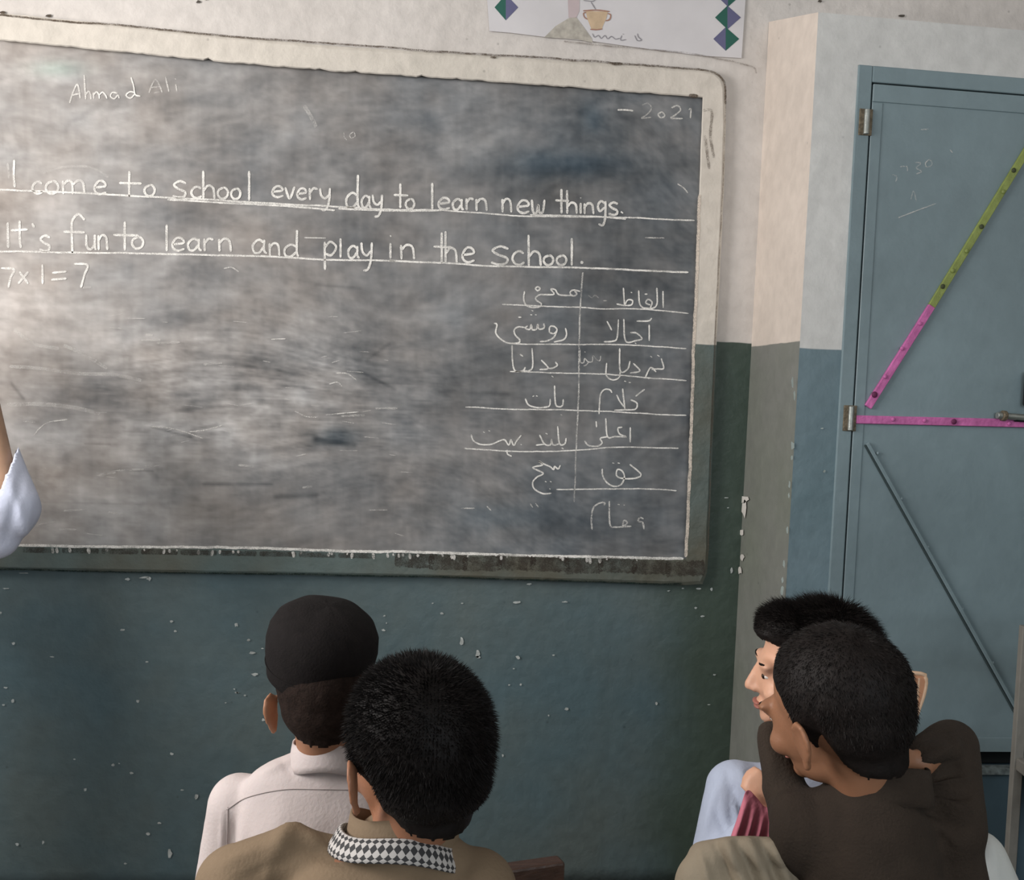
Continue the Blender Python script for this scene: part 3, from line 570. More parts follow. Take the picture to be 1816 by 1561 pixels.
strokes('crevice', [([(700+k*60,float(BOT(700+k*60))+14+3*(k%3)),(770+k*60,float(BOT(770+k*60))+16)],26) for k in range(0,9)]+[([(40+k*70,float(BOT(40+k*70))+8),(105+k*70,float(BOT(105+k*70))+8)],9) for k in range(9)], m=chalk_mat('brown soot', .36, (.055,.045,.038)), Y=YFR-.0009)
strokes('painted_drip', [[(x,float(BOT(x))+3),(x+rng.uniform(-2,2),float(BOT(x))+3+h_)] for x,h_ in zip(rng.uniform(30,1180,46),rng.uniform(3,11,46))], w=5, m=M_ch2, Y=YFR-.0016)
strokes('stain', [[(1246,196),(1262,198),(1260,240),(1266,280)],[(1250,240),(1258,300)]], w=5, m=M_grime2, Y=YFR-.0012)
# white ruled border along the lower lip and cream lip on the right
e=strokes('painted_edge', [[(-400,961),(0,967.5),(400,973.5),(760,980.5),(1000,986),(1212,991)]], w=4.6, m=M_ch, jit=1.5, Y=YFR-.001, smooth=True); e['label']='white line along the bottom lip'
e=strokes('painted_edge', [[(1241,345),(1237,460),(1232,600),(1226,760),(1220,900),(1216,988)]], w=5.5, m=M_cream, jit=1.5, Y=YFR-.001); e['label']='cream worn line down the right lip'

# ------------------------------------------------------------ flakes of missing paint
def flakes(name, spots, m, Yf, parent=None):
    v=[]; f=[]
    for (x,y,w_,h_) in spots:
        Y=Yf(x,y); k=9; b0=len(v); v.append(tuple(PY(x,y,Y)))
        for i in range(k):
            a=2*pi*i/k; rr=.55+.6*random.random(); v.append(tuple(PY(x+cos(a)*w_/2*rr,y+sin(a)*h_/2*rr,Y)))
        for i in range(k): f.append((b0,b0+1+(i+1)%k,b0+1+i))
    o=raw(name,v,f,m,parent); o['kind']='stuff'; return o
M_flake = mat('bare whitewash', (.42,.45,.44), .9, .25, 120)
zz=lambda x,y,w,h: (x*.3594, 1000+y*.3594, w*.36, h*.36)
zA=lambda x,y,w,h: (330+x*.38546, 1030+y*.38546, w*.39, h*.39)
sp=[zz(*q) for q in ((630,76,34,18),(712,68,55,14),(735,72,26,26),(846,284,20,16),(865,333,18,12),(66,393,18,16),(4,243,12,14),(605,326,24,12),(256,459,24,8),(28,612,28,10),(62,677,18,18),(18,697,18,14),(680,678,18,16),(846,937,22,16),(367,965,20,10),(556,994,18,16),(588,986,10,8),(648,1034,22,12),(421,1115,16,20),(898,1116,18,8),(968,1150,16,22),(731,1335,26,18),(787,1280,20,12),(838,1430,26,44),(86,1385,24,14),(213,1376,12,20),(618,1480,18,12),(1245,440,32,14),(1256,547,40,20),(1226,378,18,10),(725,484,16,8),(1170,636,16,8),(1155,618,12,8),(1208,650,12,8),(120,46,50,6),(30,122,44,8),(1165,300,14,24))]
sp+=[zA(*q) for q in ((1522,100,34,16),(1742,98,30,8),(1578,16,24,10),(1270,104,18,8),(1176,150,22,14),(1268,280,18,46),(1342,338,20,40),(1345,352,26,18),(1216,359,16,8),(1527,352,22,18),(1750,590,24,18),(1540,479,12,12),(1486,480,10,8),(1507,405,10,6),(1690,342,14,8),(1668,620,8,10),(1457,804,10,16),(1134,104,10,6),(908,228,20,14),(922,195,8,8),(912,162,12,8),(48,995,18,26),(356,640,18,14),(235,204,10,18),(288,272,14,10),(350,312,16,6),(232,516,22,8),(270,528,10,8),(182,562,10,6))]
zB=lambda x,y,w,h: (1160+x*.29478, 880+y*.29478, w*.295, h*.295)
sp+=[zB(*q) for q in ((250,672,18,18),(292,722,26,14),(270,558,36,14),(345,562,16,28),(172,556,16,8),(88,570,22,8),(12,1248,18,20),(362,1075,20,10),(330,1255,20,8),(465,450,20,40),(435,10,26,8),(445,70,14,8))]
ch = flakes('paint_flake', sp, M_flake, lambda x,y: -.0042, bpy.data.objects['wall_back'])
def side(x,y,e=.0045):
    d=rayd(x,y); t=(XBAY-e-CAM.x)/d.x; return CAM+d*t
v=[];f=[]
for (x,y,w_,h_) in [(1318,886,22,14),(1320,900,10,40),(1306,882,16,6),(1315,944,8,12),(1316,988,9,16),(1312,1012,8,14)]:
    b0=len(v); v.append(tuple(side(x,y)));k=9
    for i in range(k):
        a=2*pi*i/k; rr=.6+.5*random.random(); v.append(tuple(side(x+cos(a)*w_/2*rr,y+sin(a)*h_/2*rr)))
    for i in range(k): f.append((b0,b0+1+(i+1)%k,b0+1+i))
o=raw('paint_flake', v, f, mat('bare plaster', (.62,.60,.56), .9, .1), bay); o['kind']='stuff'
sp=[(1406,790,9,16),(1405,680,4,26),(1409,700,4,20),(1404,812,5,8),(1400,860,4,14),(1396,940,4,18),(1388,1030,5,12),(1387,1048,8,20),(1390,1000,4,16),(1458,760,6,3),(1462,836,5,5),(1399,880,3,12)]
flakes('paint_flake', sp, mat('pale wear', (.33,.38,.36), .9, .2), lambda x,y: YD-.004, bay)
# chalk scribbles on the door
zD=Z(1500,100,.19222)
strokes('door_scribble', [zD([(500,1020),(560,1015),(570,1060)]),zD([(640,980),(690,985),(650,1030),(700,1060),(650,1085)]),zD([(770,950),(735,985),(745,1020),(790,1005),(790,965),(760,955)]),zD([(600,1320),(625,1245),(650,1335)]),zD([(480,1490),(650,1425),(830,1358)]),zD([(690,675),(770,672)]),zD([(430,1090),(470,1110),(460,1160)]),zD([(960,860),(985,890)])], w=2.2, m=M_ch3, Y=YL-.001, parent=leaf)
strokes('door_scribble', [zD([(500,1020),(560,1015),(570,1060)]),zD([(770,950),(735,985),(745,1020)]),zD([(480,1490),(650,1425),(830,1358)])], w=1.2, m=M_ch3, Y=YL-.0015, parent=leaf)

# ============================================================ WALL CHART above the board
chart = thing('wall_chart', 'white paper chart with green and violet diamond borders pinned above the blackboard', 'poster', (.35,-.002,2.75))
YC=-.006
o2=[(850,-190),(1326,-160),(1322,0),(1315,103),(1246,99),(1150,87),(1050,73),(962,65),(905,58),(868,55)]
bmc=bmesh.new(); vs=[bmc.verts.new(PY(x,y,YC)) for x,y in o2]; fc=bmc.faces.new(vs[::-1]); r_=bmesh.ops.extrude_face_region(bmc,geom=[fc]); 
for e_ in r_['geom']:
    if isinstance(e_, bmesh.types.BMVert): e_.co.y += .002
bmesh.ops.recalc_face_normals(bmc, faces=bmc.faces); obj('paper_sheet', bmc, mat('white chart paper', (.60,.585,.60), .6, .05, 5, .15, 12, var2=.05, scale2=4), chart)
def poly(name, polys, m, parent, Y=YC-.0008):
    v=[];f=[]
    for p in polys:
        b0=len(v); v+= [tuple(PY(x,y,Y)) for x,y in p]; f.append(tuple(range(b0,b0+len(p))))
    return raw(name,v,f,m,parent)
M_dg=mat('green print',(.025,.11,.085),.6,.1); M_dv=mat('violet print',(.12,.12,.22),.6,.1); M_tan=mat('orange tan print',(.53,.40,.27),.6,.12,40); M_rim=mat('brown print',(.33,.18,.13),.6,.1); M_gg=mat('grey green print',(.40,.375,.33),.7,.2,60); M_pk=mat('pale pink print',(.50,.42,.43),.7,.1); M_ink=mat('grey ink',(.26,.25,.27),.7,.1)
for k,(x,y) in enumerate([(898,13-41),(898,13),(898,-69),(1293,-50),(1292,-9),(1291,31),(1288,69),(1294,-90)]):
    w_,h_=(21,23) if x<1000 else (23,21)
    d_ = poly('diamond', [[(x-w_,y),(x-1,y-h_),(x-1,y+h_)],[(x-1,y-h_),(x+w_,y),(x-1,y+h_)]], M_dg, chart); d_.data.materials.append(M_dv)
    green_left = x<1000 or y in (31,-50)
    d_.data.polygons[1 if green_left else 0].material_index = 1
zE=Z(820,0,.33040)
poly('drawn_pillar', [zE([(560,-200),(635,-200),(628,60),(612,95),(570,95),(566,0)])], M_pk, chart)
poly('drawn_mound', [zE([(575,95),(612,93),(655,150),(695,205),(700,228),(620,212),(520,205),(440,200),(500,140)])], M_gg, chart)
poly('drawn_cup', [zE([(662,58),(782,62),(772,100),(756,135),(748,156),(692,156),(684,135),(670,100)])], M_tan, chart)
strokes('cup_outline', [zE([(648,58),(720,54),(792,62)]),zE([(664,66),(650,72),(656,92),(672,104)]),zE([(780,72),(796,80),(790,104),(768,112)]),zE([(686,157),(720,159),(752,155)])], w=2.2, m=M_rim, Y=YC-.0012, parent=chart)
strokes('chart_caption', [zE([(698,180),(710,200),(730,190),(745,206),(765,190),(780,208),(800,195),(822,210),(845,205)]),zE([(855,190),(850,215),(880,212)]),zE([(860,182),(868,184)]),zE([(925,190),(940,218),(962,215),(945,198),(940,180)]),zE([(690,10),(715,50)]),zE([(650,2),(700,6),(720,-10)])], w=1.5, m=M_ink, Y=YC-.0012, parent=chart)
strokes('plaster_step', [[(1000,73),(1150,88),(1250,101),(1330,117),(1342,130)]], w=3, m=M_grime2, jit=1.5, Y=-.0095, parent=chart)
# nail holes and grime on the wall above
flakes('paint_flake', [(352,3,9,6),(366,-1,5,5),(5,22,12,8),(86,28,12,7),(1600,28,12,6),(1455,2,10,5)], mat('dark plaster hole', (.08,.07,.06), .9), lambda x,y: -.005 , bpy.data.objects['wall_back'])
# ============================================================ PEOPLE
def ell_mesh(bm, M, seg=20):
    bmesh.ops.create_uvsphere(bm, u_segments=seg, v_segments=seg//2+2, radius=1, matrix=M)
def _ico(sub):
    bm=bmesh.new(); bmesh.ops.create_icosphere(bm, subdivisions=sub, radius=1); v=np.array([q.co[:] for q in bm.verts]); f=np.array([[w.index for w in q.verts] for q in bm.faces]); bm.free(); return v,f
ICO2,ICO3=_ico(2),_ico(3)
class Sol:
    """collects closed lumps; grows one continuous skin over them"""
    def __init__(s): s.v=[]; s.f=[]; s.n=0
    def _add(s, v, f): s.v.append(v); s.f.append(f+s.n); s.n+=len(v)
    def ell(s, c, r, M=None, rot=None):
        m = Matrix.Translation(Vector(c)) @ (rot.to_4x4() if rot else Matrix()) @ Matrix.Diagonal((*r,1))
        if M is not None: m = M@m
        m=np.array(m); s._add(ICO3[0]@m[:3,:3].T+m[:3,3], ICO3[1]); return s
    def cap(s, a, b, ra, rb=None, M=None):
        a, b = Vector(a), Vector(b); rb = ra if rb is None else rb
        k = 1.0
        if M is not None: a, b = M@a, M@b; k = M.to_scale()[0]
        L = (b-a).length; n = max(2, int(L/(min(ra,rb)*k*.4))+1); a=np.array(a); b=np.array(b)
        base=ICO2 if ra*k<.02 else ICO3
        for i in range(n+1):
            t = i/n; s._add(base[0]*((ra+(rb-ra)*t)*k)+a+(b-a)*t, base[1])
        return s
    def chain(s, pts, rs, M=None):
        for i in range(len(pts)-1): s.cap(pts[i], pts[i+1], rs[i], rs[i+1], M)
        return s
    def build(s, voxel, smooth=4):
        me = bpy.data.meshes.new('tmp'); me.from_pydata(np.concatenate(s.v).tolist(), [], np.concatenate(s.f).tolist()); me.update()
        o = bpy.data.objects.new('tmp', me); COL.objects.link(o)
        md = o.modifiers.new('r','REMESH'); md.mode='VOXEL'; md.voxel_size=voxel
        ev = o.evaluated_get(bpy.context.evaluated_depsgraph_get()); m2 = bpy.data.meshes.new_from_object(ev)
        bpy.data.objects.remove(o, do_unlink=True); bpy.data.meshes.remove(me)
        v = np.empty(len(m2.vertices)*3); m2.vertices.foreach_get('co', v); v=v.reshape(-1,3)
        e = np.empty(len(m2.edges)*2, int); m2.edges.foreach_get('vertices', e); e=e.reshape(-1,2)
        cnt = np.bincount(e.ravel(), minlength=len(v))[:,None]
        for _ in range(smooth):
            a = np.zeros_like(v)
            for ax in range(3): a[:,ax] = np.bincount(e[:,0], v[e[:,1],ax], len(v)) + np.bincount(e[:,1], v[e[:,0],ax], len(v))
            v = v + .6*(a/np.maximum(cnt,1)-v)
        set_v(m2, v); return m2
def get_v(me):
    v = np.empty(len(me.vertices)*3); me.vertices.foreach_get('co', v); return v.reshape(-1,3)
def set_v(me, v): me.vertices.foreach_set('co', np.asarray(v).ravel()); me.update()
def get_n(me):
    n = np.empty(len(me.vertices)*3, dtype=np.float32); me.vertex_normals.foreach_get('vector', n); return n.reshape(-1,3).astype(float)
def folds(me, lst, facing=True):
    """cloth creases: (x0,y0,x1,y1,width,height) ridges (+) or valleys (-) seen from the class side"""
    v = get_v(me); n = get_n(me); p = proj(v); d = np.zeros(len(v))
    view = v-np.array(CAM); view /= np.linalg.norm(view,axis=1,keepdims=True)
    fr_ = np.clip(-(n*view).sum(1)*2+.3,0,1)
    for (x0,y0,x1,y1,w,h) in lst:
        L2=(x1-x0)**2+(y1-y0)**2; t = ((p[:,0]-x0)*(x1-x0)+(p[:,1]-y0)*(y1-y0))/L2; tc=np.clip(t,0,1)
        q = np.hypot(p[:,0]-x0-tc*(x1-x0), p[:,1]-y0-tc*(y1-y0))
        d += h*np.exp(-(q/w)**2)*np.sin(np.clip(tc,.05,.95)*pi)**.35
    set_v(me, v + n*(d*fr_)[:,None])
def wrinkle(me, amp, freq, stretch=(1,1,1), seed=0):
    v = get_v(me); n = get_n(me); q = v*np.array(stretch)*freq+seed
    d = (fbm(q[:,0]+q[:,1]*.7, q[:,2]+q[:,1]*.3, 3, seed+1)-.5)*2
    set_v(me, v + n*(d*amp)[:,None])

M_skin = mat('brown skin', (.31,.150,.085), .5, .08, 30, .06, 300, sss=.12, spec=.35)
M_skin2 = mat('light brown skin', (.60,.34,.23), .5, .06, 30, .05, 300, sss=.12, spec=.4)
M_skin3 = mat('warm brown skin', (.25,.115,.065), .5, .08, 30, .06, 300, sss=.12, spec=.3)
M_hair = mat('black hair', (.0055,.0042,.004), .6, .3, 60, .15, 220, spec=.14)
M_hairb = mat('brown black hair', (.0075,.0055,.005), .6, .3, 60, .15, 220, spec=.16)
M_fadeh = mat('close cropped hair', (.016,.010,.008), .8, .35, 120, .25, 300, spec=.1)
M_eyew = mat('eye white', (.6,.57,.54), .25, 0); M_iris = mat('dark iris', (.02,.01,.006), .2, 0); M_lip = mat('lips', (.36,.14,.11), .45, .05)

def head_matrix(c, yaw, pitch=0, roll=0, s=1.0):
    """yaw: + turns left; pitch: + chin down; roll: + tips towards own right"""
    return Matrix.Translation(Vector(c)) @ Matrix.Rotation(R(yaw),4,'Z') @ Matrix.Rotation(R(-pitch),4,'X') @ Matrix.Rotation(R(roll),4,'Y') @ Matrix.Scale(s,4)
def head_lumps(S, M, ear=(1,1)):
    S.ell((0,-.014,.014),(.071,.090,.078),M); S.ell((0,-.035,-.015),(.062,.062,.062),M)
    S.ell((0,.028,-.025),(.058,.062,.072),M); S.ell((0,.026,-.073),(.044,.052,.034),M); S.ell((0,.068,-.093),(.019,.017,.014),M)
    for s in (-1,1):
        S.ell((s*.03,.074,.002),(.026,.014,.009),M); S.ell((s*.03,.0745,-.0085),(.017,.0105,.0055),M); S.ell((s*.036,.058,-.045),(.022,.024,.02),M)
        S.ell((s*.009,.092,-.046),(.007,.008,.006),M)
        # ear: rim arc, bowl, lobe, leaning out backwards
        pts=[(s*.071,.004,-.048),(s*.0735,.007,-.030),(s*.077,.004,-.012),(s*.082,-.008,-.003),(s*.088,-.021,-.008),(s*.090,-.027,-.024),(s*.086,-.023,-.040),(s*.080,-.013,-.052),(s*.075,-.005,-.062),(s*.071,.001,-.055)]
        ek=ear[s>0]; pts=[(s*(.0705+(abs(p[0])-.0705)*ek),p[1],p[2]) for p in pts]
        S.chain(pts, [.0042]*5+[.0042,.0045,.005,.0062,.004], M)
        S.ell((s*(.0705+.0085*ek),-.012,-.030),(.0044,.019,.025),M, Matrix.Rotation(R(s*26*ek),3,'Z'))
    S.cap((0,.086,-.012),(0,.101,-.042),.0075,.0095,M)
    S.ell((0,.083,-.068),(.019,.010,.0045),M); S.ell((0,.081,-.077),(.016,.010,.0052),M)
HL_PHI=[0,25,45,60,72,80,90,104,118,140,165,180]
HL_Z  =[.052,.052,.046,.030,.004,-.030,-.024,-.008,-.048,-.064,-.072,-.073]
def hair_cap(S_head_M, name, m, parent, thick=.010, hl_shift=0, fuzz=4000, flen=.010, taper=1.0, lumps=None, spiky=.4, voxel=.0035, zmax=None, fringe=None, fw=.0007):
    """hair grown from the skull surface down to the hairline, with short strands"""
    M = S_head_M; s = M.to_scale()[0]
    S = Sol(); S.ell((0,-.014,.014),(.0715,.0905,.0785),M); S.ell((0,-.035,-.015),(.063,.064,.063),M); S.ell((0,.020,-.02),(.060,.064,.07),M); S.cap((0,-.03,-.04),(0,-.038,-.08),.053,.047,M)
    for (c,r) in (lumps or []): S.ell(c,r,M)
    me = S.build(voxel, 6); v=get_v(me); n=get_n(me); Mi = np.array(M.inverted()); L = v@Mi[:3,:3].T+Mi[:3,3]
    phi = np.degrees(np.abs(np.arctan2(L[:,0], L[:,1]+.012))); hz = np.interp(phi, HL_PHI, HL_Z)+hl_shift
    hz = hz + .003*(fbm(L[:,0]*160+40, L[:,1]*160+40, 2, 3)-.5)*2
    dist = L[:,2]-hz
    if zmax is not None: dist = np.minimum(dist, zmax-L[:,2]+.02)
    grow = np.interp(dist, [-.010,0,.012,.045*taper,.09], [-.004,.0012,.0035,thick*.75,thick])
    tex = (fbm(L[:,0]*90+9, L[:,2]*60+L[:,1]*80, 3, 8)-.5)*.0016*np.clip(dist/.03,0,1)
    v2 = v + n*((grow+tex)*s)[:,None]
    set_v(me, v2)
    bm = bmesh.new(); bm.from_mesh(me); bm.verts.ensure_lookup_table()
    bmesh.ops.delete(bm, geom=[q for q in bm.verts if dist[q.index] < -.008], context='VERTS'); bm.to_mesh(me); bm.free()
    # strands
    v=get_v(me); me.update(); n=get_n(me); L = v@Mi[:3,:3].T+Mi[:3,3]
    phi = np.degrees(np.abs(np.arctan2(L[:,0], L[:,1]+.012))); dist = L[:,2]-np.interp(phi, HL_PHI, HL_Z)-hl_shift
    ok = np.where(dist>-.004)[0]; pick = rng.choice(ok, fuzz); nv=len(v)
    p=v[pick]; nn=n[pick]; Rm=np.array(M.to_3x3().normalized())
    crown = np.array(M@Vector((0,-.05,.085))); out = p-crown; out -= (out*nn).sum(1,keepdims=True)*nn; out/= np.maximum(np.linalg.norm(out,axis=1,keepdims=True),1e-5)
    dirn = nn*spiky + out*(1-spiky) + rng.normal(0,.13,(fuzz,3)); dirn/=np.linalg.norm(dirn,axis=1,keepdims=True)
    ln = flen*s*rng.uniform(.5,1.25,fuzz)*np.clip(dist[pick]/.05,.15,1)
    side_=np.cross(dirn, rng.normal(0,1,(fuzz,3))); side_/=np.maximum(np.linalg.norm(side_,axis=1,keepdims=True),1e-6)
    st=p-nn*.0015; wd_=fw
    V=np.concatenate([st+side_*wd_, st-side_*wd_, st+dirn*ln[:,None]]); F3=[(nv+i,nv+fuzz+i,nv+2*fuzz+i) for i in range(fuzz)]
    polys=[tuple(q.vertices) for q in me.polygons]; o = raw(name, np.concatenate([v,V]), polys+F3, m, parent, True); bpy.data.meshes.remove(me)
    return o
def eyes_and_lips(M, parent):
    for s in (-1,1):
        bm=bmesh.new(); ell_mesh(bm, M@Matrix.Translation((s*.029,.0722,-.017))@Matrix.Diagonal((.0108,.0088,.0054,1)),16); e=obj('eye',bm,M_eyew,parent,True)
        bm=bmesh.new(); ell_mesh(bm, M@Matrix.Translation((s*.029,.0796,-.017))@Matrix.Diagonal((.0064,.0036,.0052,1)),12); obj('iris',bm,M_iris,e,True)
        bm=bmesh.new(); ell_mesh(bm, M@Matrix.Translation((s*.031,.0808,.0035))@Matrix.Rotation(R(-s*8),4,'Y')@Matrix.Diagonal((.017,.0065,.0026,1)),14); obj('eyebrow',bm,M_hair,parent,True)
    bm=bmesh.new(); ell_mesh(bm, M@Matrix.Translation((0,.0875,-.069))@Matrix.Diagonal((.018,.008,.0036,1)),14); ell_mesh(bm, M@Matrix.Translation((0,.0855,-.0765))@Matrix.Diagonal((.0155,.008,.0044,1)),14); obj('lips',bm,M_lip,parent,True)
def hand_lumps(S, wrist, fwd, palm_n, s=1.0, curl=40, side=1):
    """palm, four unequal jointed fingers and a thumb leaving the side of the palm"""
    fwd=Vector(fwd).normalized(); n=Vector(palm_n); n=(n-fwd*n.dot(fwd)).normalized(); x=fwd.cross(n)*side
    M=Matrix((( x.x,fwd.x,n.x,wrist[0]),(x.y,fwd.y,n.y,wrist[1]),(x.z,fwd.z,n.z,wrist[2]),(0,0,0,1)))@Matrix.Scale(s,4)
    S.ell((0,.035,0),(.030,.040,.0135),M)
    for i,(x0,l) in enumerate(((-.026,.052),(-.009,.062),(.009,.058),(.026,.045))):
        p=Vector((x0,.066,0)); a=R(curl*.5); q=[p-Vector((0,.02,0)),p]
        for fr_ in (.45,.32,.23):
            p=p+Vector((x0*.10,cos(a),sin(a)))*l*fr_; q.append(p); a+=R(curl)
        S.chain(q,[.0085,.0085,.0078,.0072,.0062],M)
    S.chain([(-.020,.012,.002),(-.038,.030,.010),(-.046,.052,.018),(-.044,.068,.026)],[.011,.010,.0088,.0075],M)

def person(label, Mh, N, shL, shR, seat=.45, arms=(None,None), skin=M_skin, cloth=None, cloth_name='kurta', bulk=1.0, legs=True, voxel=.0043, torso_yaw=0, standing=False, hip=None, clothvox=.0055, sleeve_r=(.050,.042,.036), post=None, torsor=(.115,.085), group=None, trousers=None, loc=None, hem=True, sleeve_end=1.0, collar=None, slope_r=.036, ears=(1,1), extra=(), leg_yaw=0, thigh=.31, forearm=.021):
    N=Vector(N); shL=Vector(shL); shR=Vector(shR); y=R(torso_yaw); fw=Vector((-sin(y),cos(y),0)); rt=Vector((cos(y),sin(y),0))
    H = Vector(hip) if hip else Vector((N.x,N.y,0))-fw*.03; H.z = (seat+.098) if not standing else .86*standing
    root = thing('person', label, 'person', (H.x,H.y,0))
    B=Sol(); head_lumps(B, Mh, ears)
    s=Mh.to_scale()[0]; nk=Mh@Vector((0,-.022,-.06))
    B.cap(nk, N-Vector((0,0,.02)), .043*s, .046*s)
    C=Sol(); C.cap(N-Vector((0,0,.07)), N-Vector((0,0,.022)), .078*s, .060*s)
    for e_ in extra: C.cap(*e_)
    ly=R(torso_yaw+leg_yaw); lf=Vector((-sin(ly),cos(ly),0))
    sw=(shR-shL).length/2
    for S,e in ((B,-.019),(C,0)):
        S.cap(shL+rt*.01, shR-rt*.01, .047*bulk+e); S.cap(N-Vector((0,0,.05)), shL+Vector((0,0,.008)), slope_r+.01+e, .040+e); S.cap(N-Vector((0,0,.05)), shR+Vector((0,0,.008)), slope_r+.01+e, .040+e)
        for t in np.linspace(.15,1.0,22):
            c=N+(H-N)*t; w_=np.interp(t,[.15,.3,.6,1],[sw*.92,sw*.95,torsor[0]*1.05,torsor[0]*1.15]); d_=np.interp(t,[.15,.3,.6,1],[.065,torsor[1],torsor[1],torsor[1]*1.15]); c=c-fw*.012*math.sin(min(1,t)*pi)
            S.ell(c,(w_+e,d_+e,.075),None,Matrix.Rotation(y,3,'Z'))
    T=Sol()
    if legs:
        for q in (-1,1):
            hp=H+rt*q*.075
            if standing:
                kn=hp+Vector((0,0,-.40*standing))+fw*.02; an=Vector((hp.x,hp.y,.08))
            else:
                kn=hp+lf*thigh-Vector((0,0,.02)); an=Vector((kn.x,kn.y,.07))-lf*.03
            B.chain([hp,kn,an],[.068,.046,.030]); B.cap(an-Vector((0,0,.035)),an+lf*.11-Vector((0,0,.045)),.028,.022)
            T.chain([hp,kn,an+Vector((0,0,.05))],[.088,.066,.062])
            C.cap(hp, hp+(kn-hp)*.75,.088,.078)
            C.cap(hp,hp+(kn-hp)*.3,.095,.09)
    for q,arm in zip((-1,1),arms):
        sh=(shL,shR)[q>0]
        if arm is None: arm=dict(el=sh+rt*q*.03-Vector((0,0,.22))+fw*.03, wr=H+fw*.25+rt*q*.04+Vector((0,0,.10)))
        el,wr=Vector(arm['el']),Vector(arm['wr'])
        B.chain([sh,el,wr],[.040*bulk,.031*bulk,forearm])
        hd=arm.get('dir',(wr-el)); hand_lumps(B, wr, hd, arm.get('pn',(0,0,-1)), arm.get('hs',.85), arm.get('curl',30), -q)
        r0,r1,r2=arm.get('r',sleeve_r); se=arm.get('end',sleeve_end)
        if se<=1: C.chain([sh,el,el+(wr-el)*se],[r0,r1,r2])
        else: C.cap(sh,sh+(el-sh)*(se-1),r0,r1)
    body=link('body', B.build(voxel,5), skin, root, True)
    if cloth:
        cm=C.build(clothvox,7)
        if post: post(cm)
        co=link(cloth_name, cm, cloth, root, True)
        if legs: link('trousers', T.build(.010,6), trousers or cloth, root, True)
    eyes_and_lips(Mh, root)
    return root, body
def collar_ring(parent, c, rx, ry, h, m, yaw=0, tilt=0, roll=0, flare=.0, gap=40, name='collar', thick=.0035, x0=0):
    """band collar around the neck, open at the throat"""
    Mx=Matrix.Translation(Vector(c))@Matrix.Rotation(R(yaw),4,'Z')@Matrix.Rotation(R(roll),4,'Y')@Matrix.Rotation(R(tilt),4,'X')
    v=[];f=[];n=56;uv=[]
    prof=[(0,-h/2,0),(.002,-h/4,0),(.001,h/4,0),(0,h/2,0),(-thick,h/2,0),(-thick,-h/2,0)]
    for i in range(n+1):
        a=R(gap/2+(360-gap)*i/n)+pi/2
        for k,(dr,z,_) in enumerate(prof):
            fl=flare*(.5-z/h); rr=1+(dr+fl)/rx
            v.append(tuple(Mx@Vector((cos(a)*rx*rr, sin(a)*ry*rr, z+.004*sin(a*3)))))
            uv.append((i/n, k/3 if k<4 else 1))
    K=len(prof)
    for i in range(n):
        for k in range(K): f.append((i*K+k,(i+1)*K+k,(i+1)*K+(k+1)%K,i*K+(k+1)%K))
    f.append(tuple(range(K))); f.append(tuple(n*K+k for k in range(K))[::-1])
    o=raw(name,v,f,m,parent,True)
    ul=o.data.uv_layers.new(name='UVMap')
    for lp in o.data.loops: ul.data[lp.index].uv=uv[lp.vertex_index]
    return o

# ---------------- boy in the white kurta and black cap
D1=1.74
M_white=mat('white cotton', (.50,.44,.43), .85, .03, 20, .12, 180, sss=.05)
Mh=head_matrix(W(575,1224,D1), 4, 4, 0, 1.065)
def postA(me):
    folds(me,[(395,1440,392,1561,5,.004),(415,1450,410,1561,5,-.004),(430,1440,428,1561,8,.003),(500,1420,470,1561,25,.003),(580,1440,600,1561,30,-.003),(700,1420,640,1561,14,.004),(470,1370,520,1345,6,.005),(500,1350,520,1375,7,-.003)])
    wrinkle(me,.002,9,(1,1,.5),4)
pA,bA=person('seated person in white kurta and round black cap, back to camera, nearest the wall', Mh, W(580,1345,D1+.01), W(424,1428,D1+.02), W(745,1428,D1+.03), cloth=M_white, post=postA, torsor=(.14,.09), skin=M_skin, torso_yaw=2, bulk=1.06, sleeve_r=(.054,.054,.048), slope_r=.032, leg_yaw=8)
hair_cap(Mh,'hair',M_fadeh,pA,thick=.006,fuzz=2500,flen=.004,spiky=.25,hl_shift=.012)
collar_ring(pA, W(583,1343,D1), .062,.064,.044, M_white, 0, -14, 3)
# seams of the yoke and armhole
cloth=[c for c in pA.children if c.name.startswith('kurta')][0]
def on_cloth(o, pts, off=.0008):
    bpy.context.view_layer.update(); out=[]; inv=o.matrix_world.inverted(); lc=inv@CAM
    for x,y in catmull(pts,6):
        d=(inv.to_3x3()@rayd(x,y)).normalized(); ok,p,nn,_=o.ray_cast(lc,d)
        if ok: out.append(o.matrix_world@p+nn*off)
    return out
M_seam=mat('darker seam thread',(.40,.35,.34),.9,0)  # seam thread a little darker than the cotton
def seam(o,pts,m=M_seam,r=.0009,name='seam'):
    q=on_cloth(o,pts)
    if len(q)>2: tube(name,q,r,m,[p for p in [o.parent]][0],6)
seam(cloth,[(402,1436),(440,1414),(500,1401),(560,1400),(640,1402),(700,1408)]); seam(cloth,[(404,1432),(403,1480),(400,1540)])
